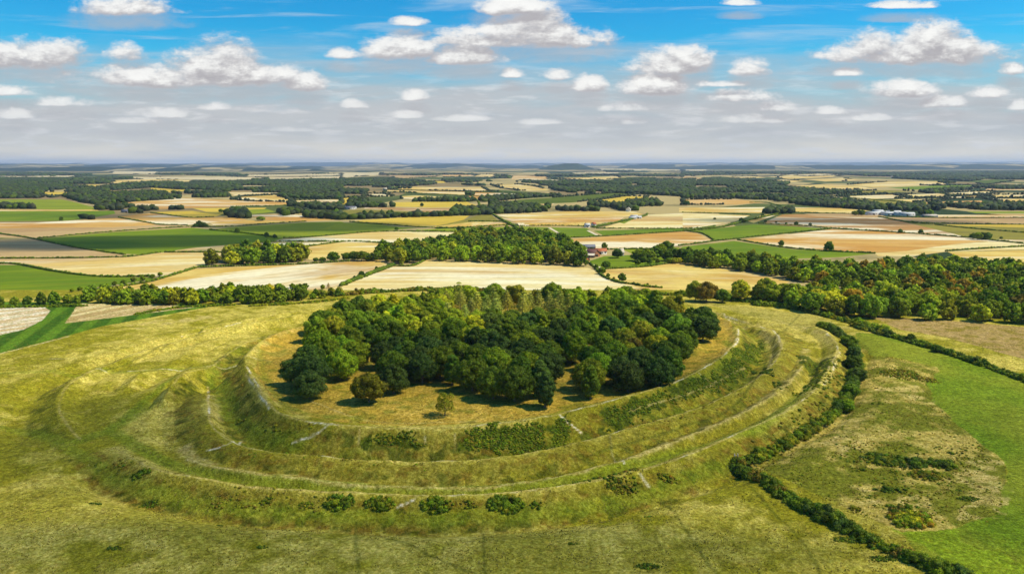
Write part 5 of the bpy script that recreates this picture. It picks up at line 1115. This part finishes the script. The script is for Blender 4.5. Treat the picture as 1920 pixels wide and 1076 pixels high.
def cloud(px, rx, ry, dens_, label, rot=0, z=CLH):
    g_ = proj([px])[0]; t0 = z/sd.z; c = np.array([g_[0]+sd.x*t0, g_[1]+sd.y*t0, z])
    v, f = ICO2; r = np.random.default_rng(int(px[0])); v = v*(1+.08*r.normal(size=(len(v), 1))); v = v.copy(); v[:, 2] = np.where(v[:, 2] < 0, v[:, 2]*.25, v[:, 2])
    o = link('cloud', mesh('cloud', v, f, clm, True), None, c); o.scale = (rx, ry, min(rx, ry)*.35); o.rotation_euler = (0, 0, R(rot)); o.color = (1, 1, 1, dens_)
    tag(o, label, 'cloud', 'clouds overhead')
cloud((900,860), 420, 110, .13, 'very wide thin unseen cloud added overhead to shade the whole front of the rings')  # unseen cloud, added to dim the foreground turf
cloud((960,700), 165, 62, .24, 'white cloud overhead shading the front of the hilltop wood', -4)
cloud((1150,625), 60, 42, .2, 'small cloud overhead shading the right of the hilltop wood')
cloud((330,800), 75, 75, .22, 'thin cloud overhead shading the left end of the rings')
cloud((640,1040), 170, 30, .26, 'thin cloud overhead shading the bottom of the view')
cloud((270,452), 300, 130, .5, 'large cloud overhead shading the dark green field at left', 8)
cloud((600,424), 230, 140, .45, 'cloud overhead shading the green field left of the middle wood')
cloud((330,405), 300, 90, .25, 'thin cloud overhead shading the tan fields at left')
cloud((1560,415), 330, 110, .35, 'long cloud overhead shading the brown slope at right', -6)
cloud((100,460), 160, 90, .3, 'cloud overhead shading the dry soil field at far left')
cloud((1900,580), 90, 70, .22, 'cloud overhead shading the end of the right-hand wood')
# ------------------------------------------------------------------ haze
hzm = bpy.data.materials.new('haze'); hzm.use_nodes = True; hzm.node_tree.nodes.clear(); t = NT(hzm.node_tree)
vol = t.n.new('ShaderNodeVolumePrincipled'); vol.inputs['Color'].default_value = (.64, .78, 1.0, 1); vol.inputs['Density'].default_value = 2.7e-5; vol.inputs['Anisotropy'].default_value = .1
o_ = t.n.new('ShaderNodeOutputMaterial'); t.l.new(vol.outputs[0], o_.inputs['Volume'])
v, f = boxm(-5.5e4, 5.5e4, -5000, 5.3e4, -16, 330)
tag(link('haze', mesh('haze', v, f, hzm)), 'thin blue haze lying over the whole countryside', 'haze', kind='stuff')
tick('end')
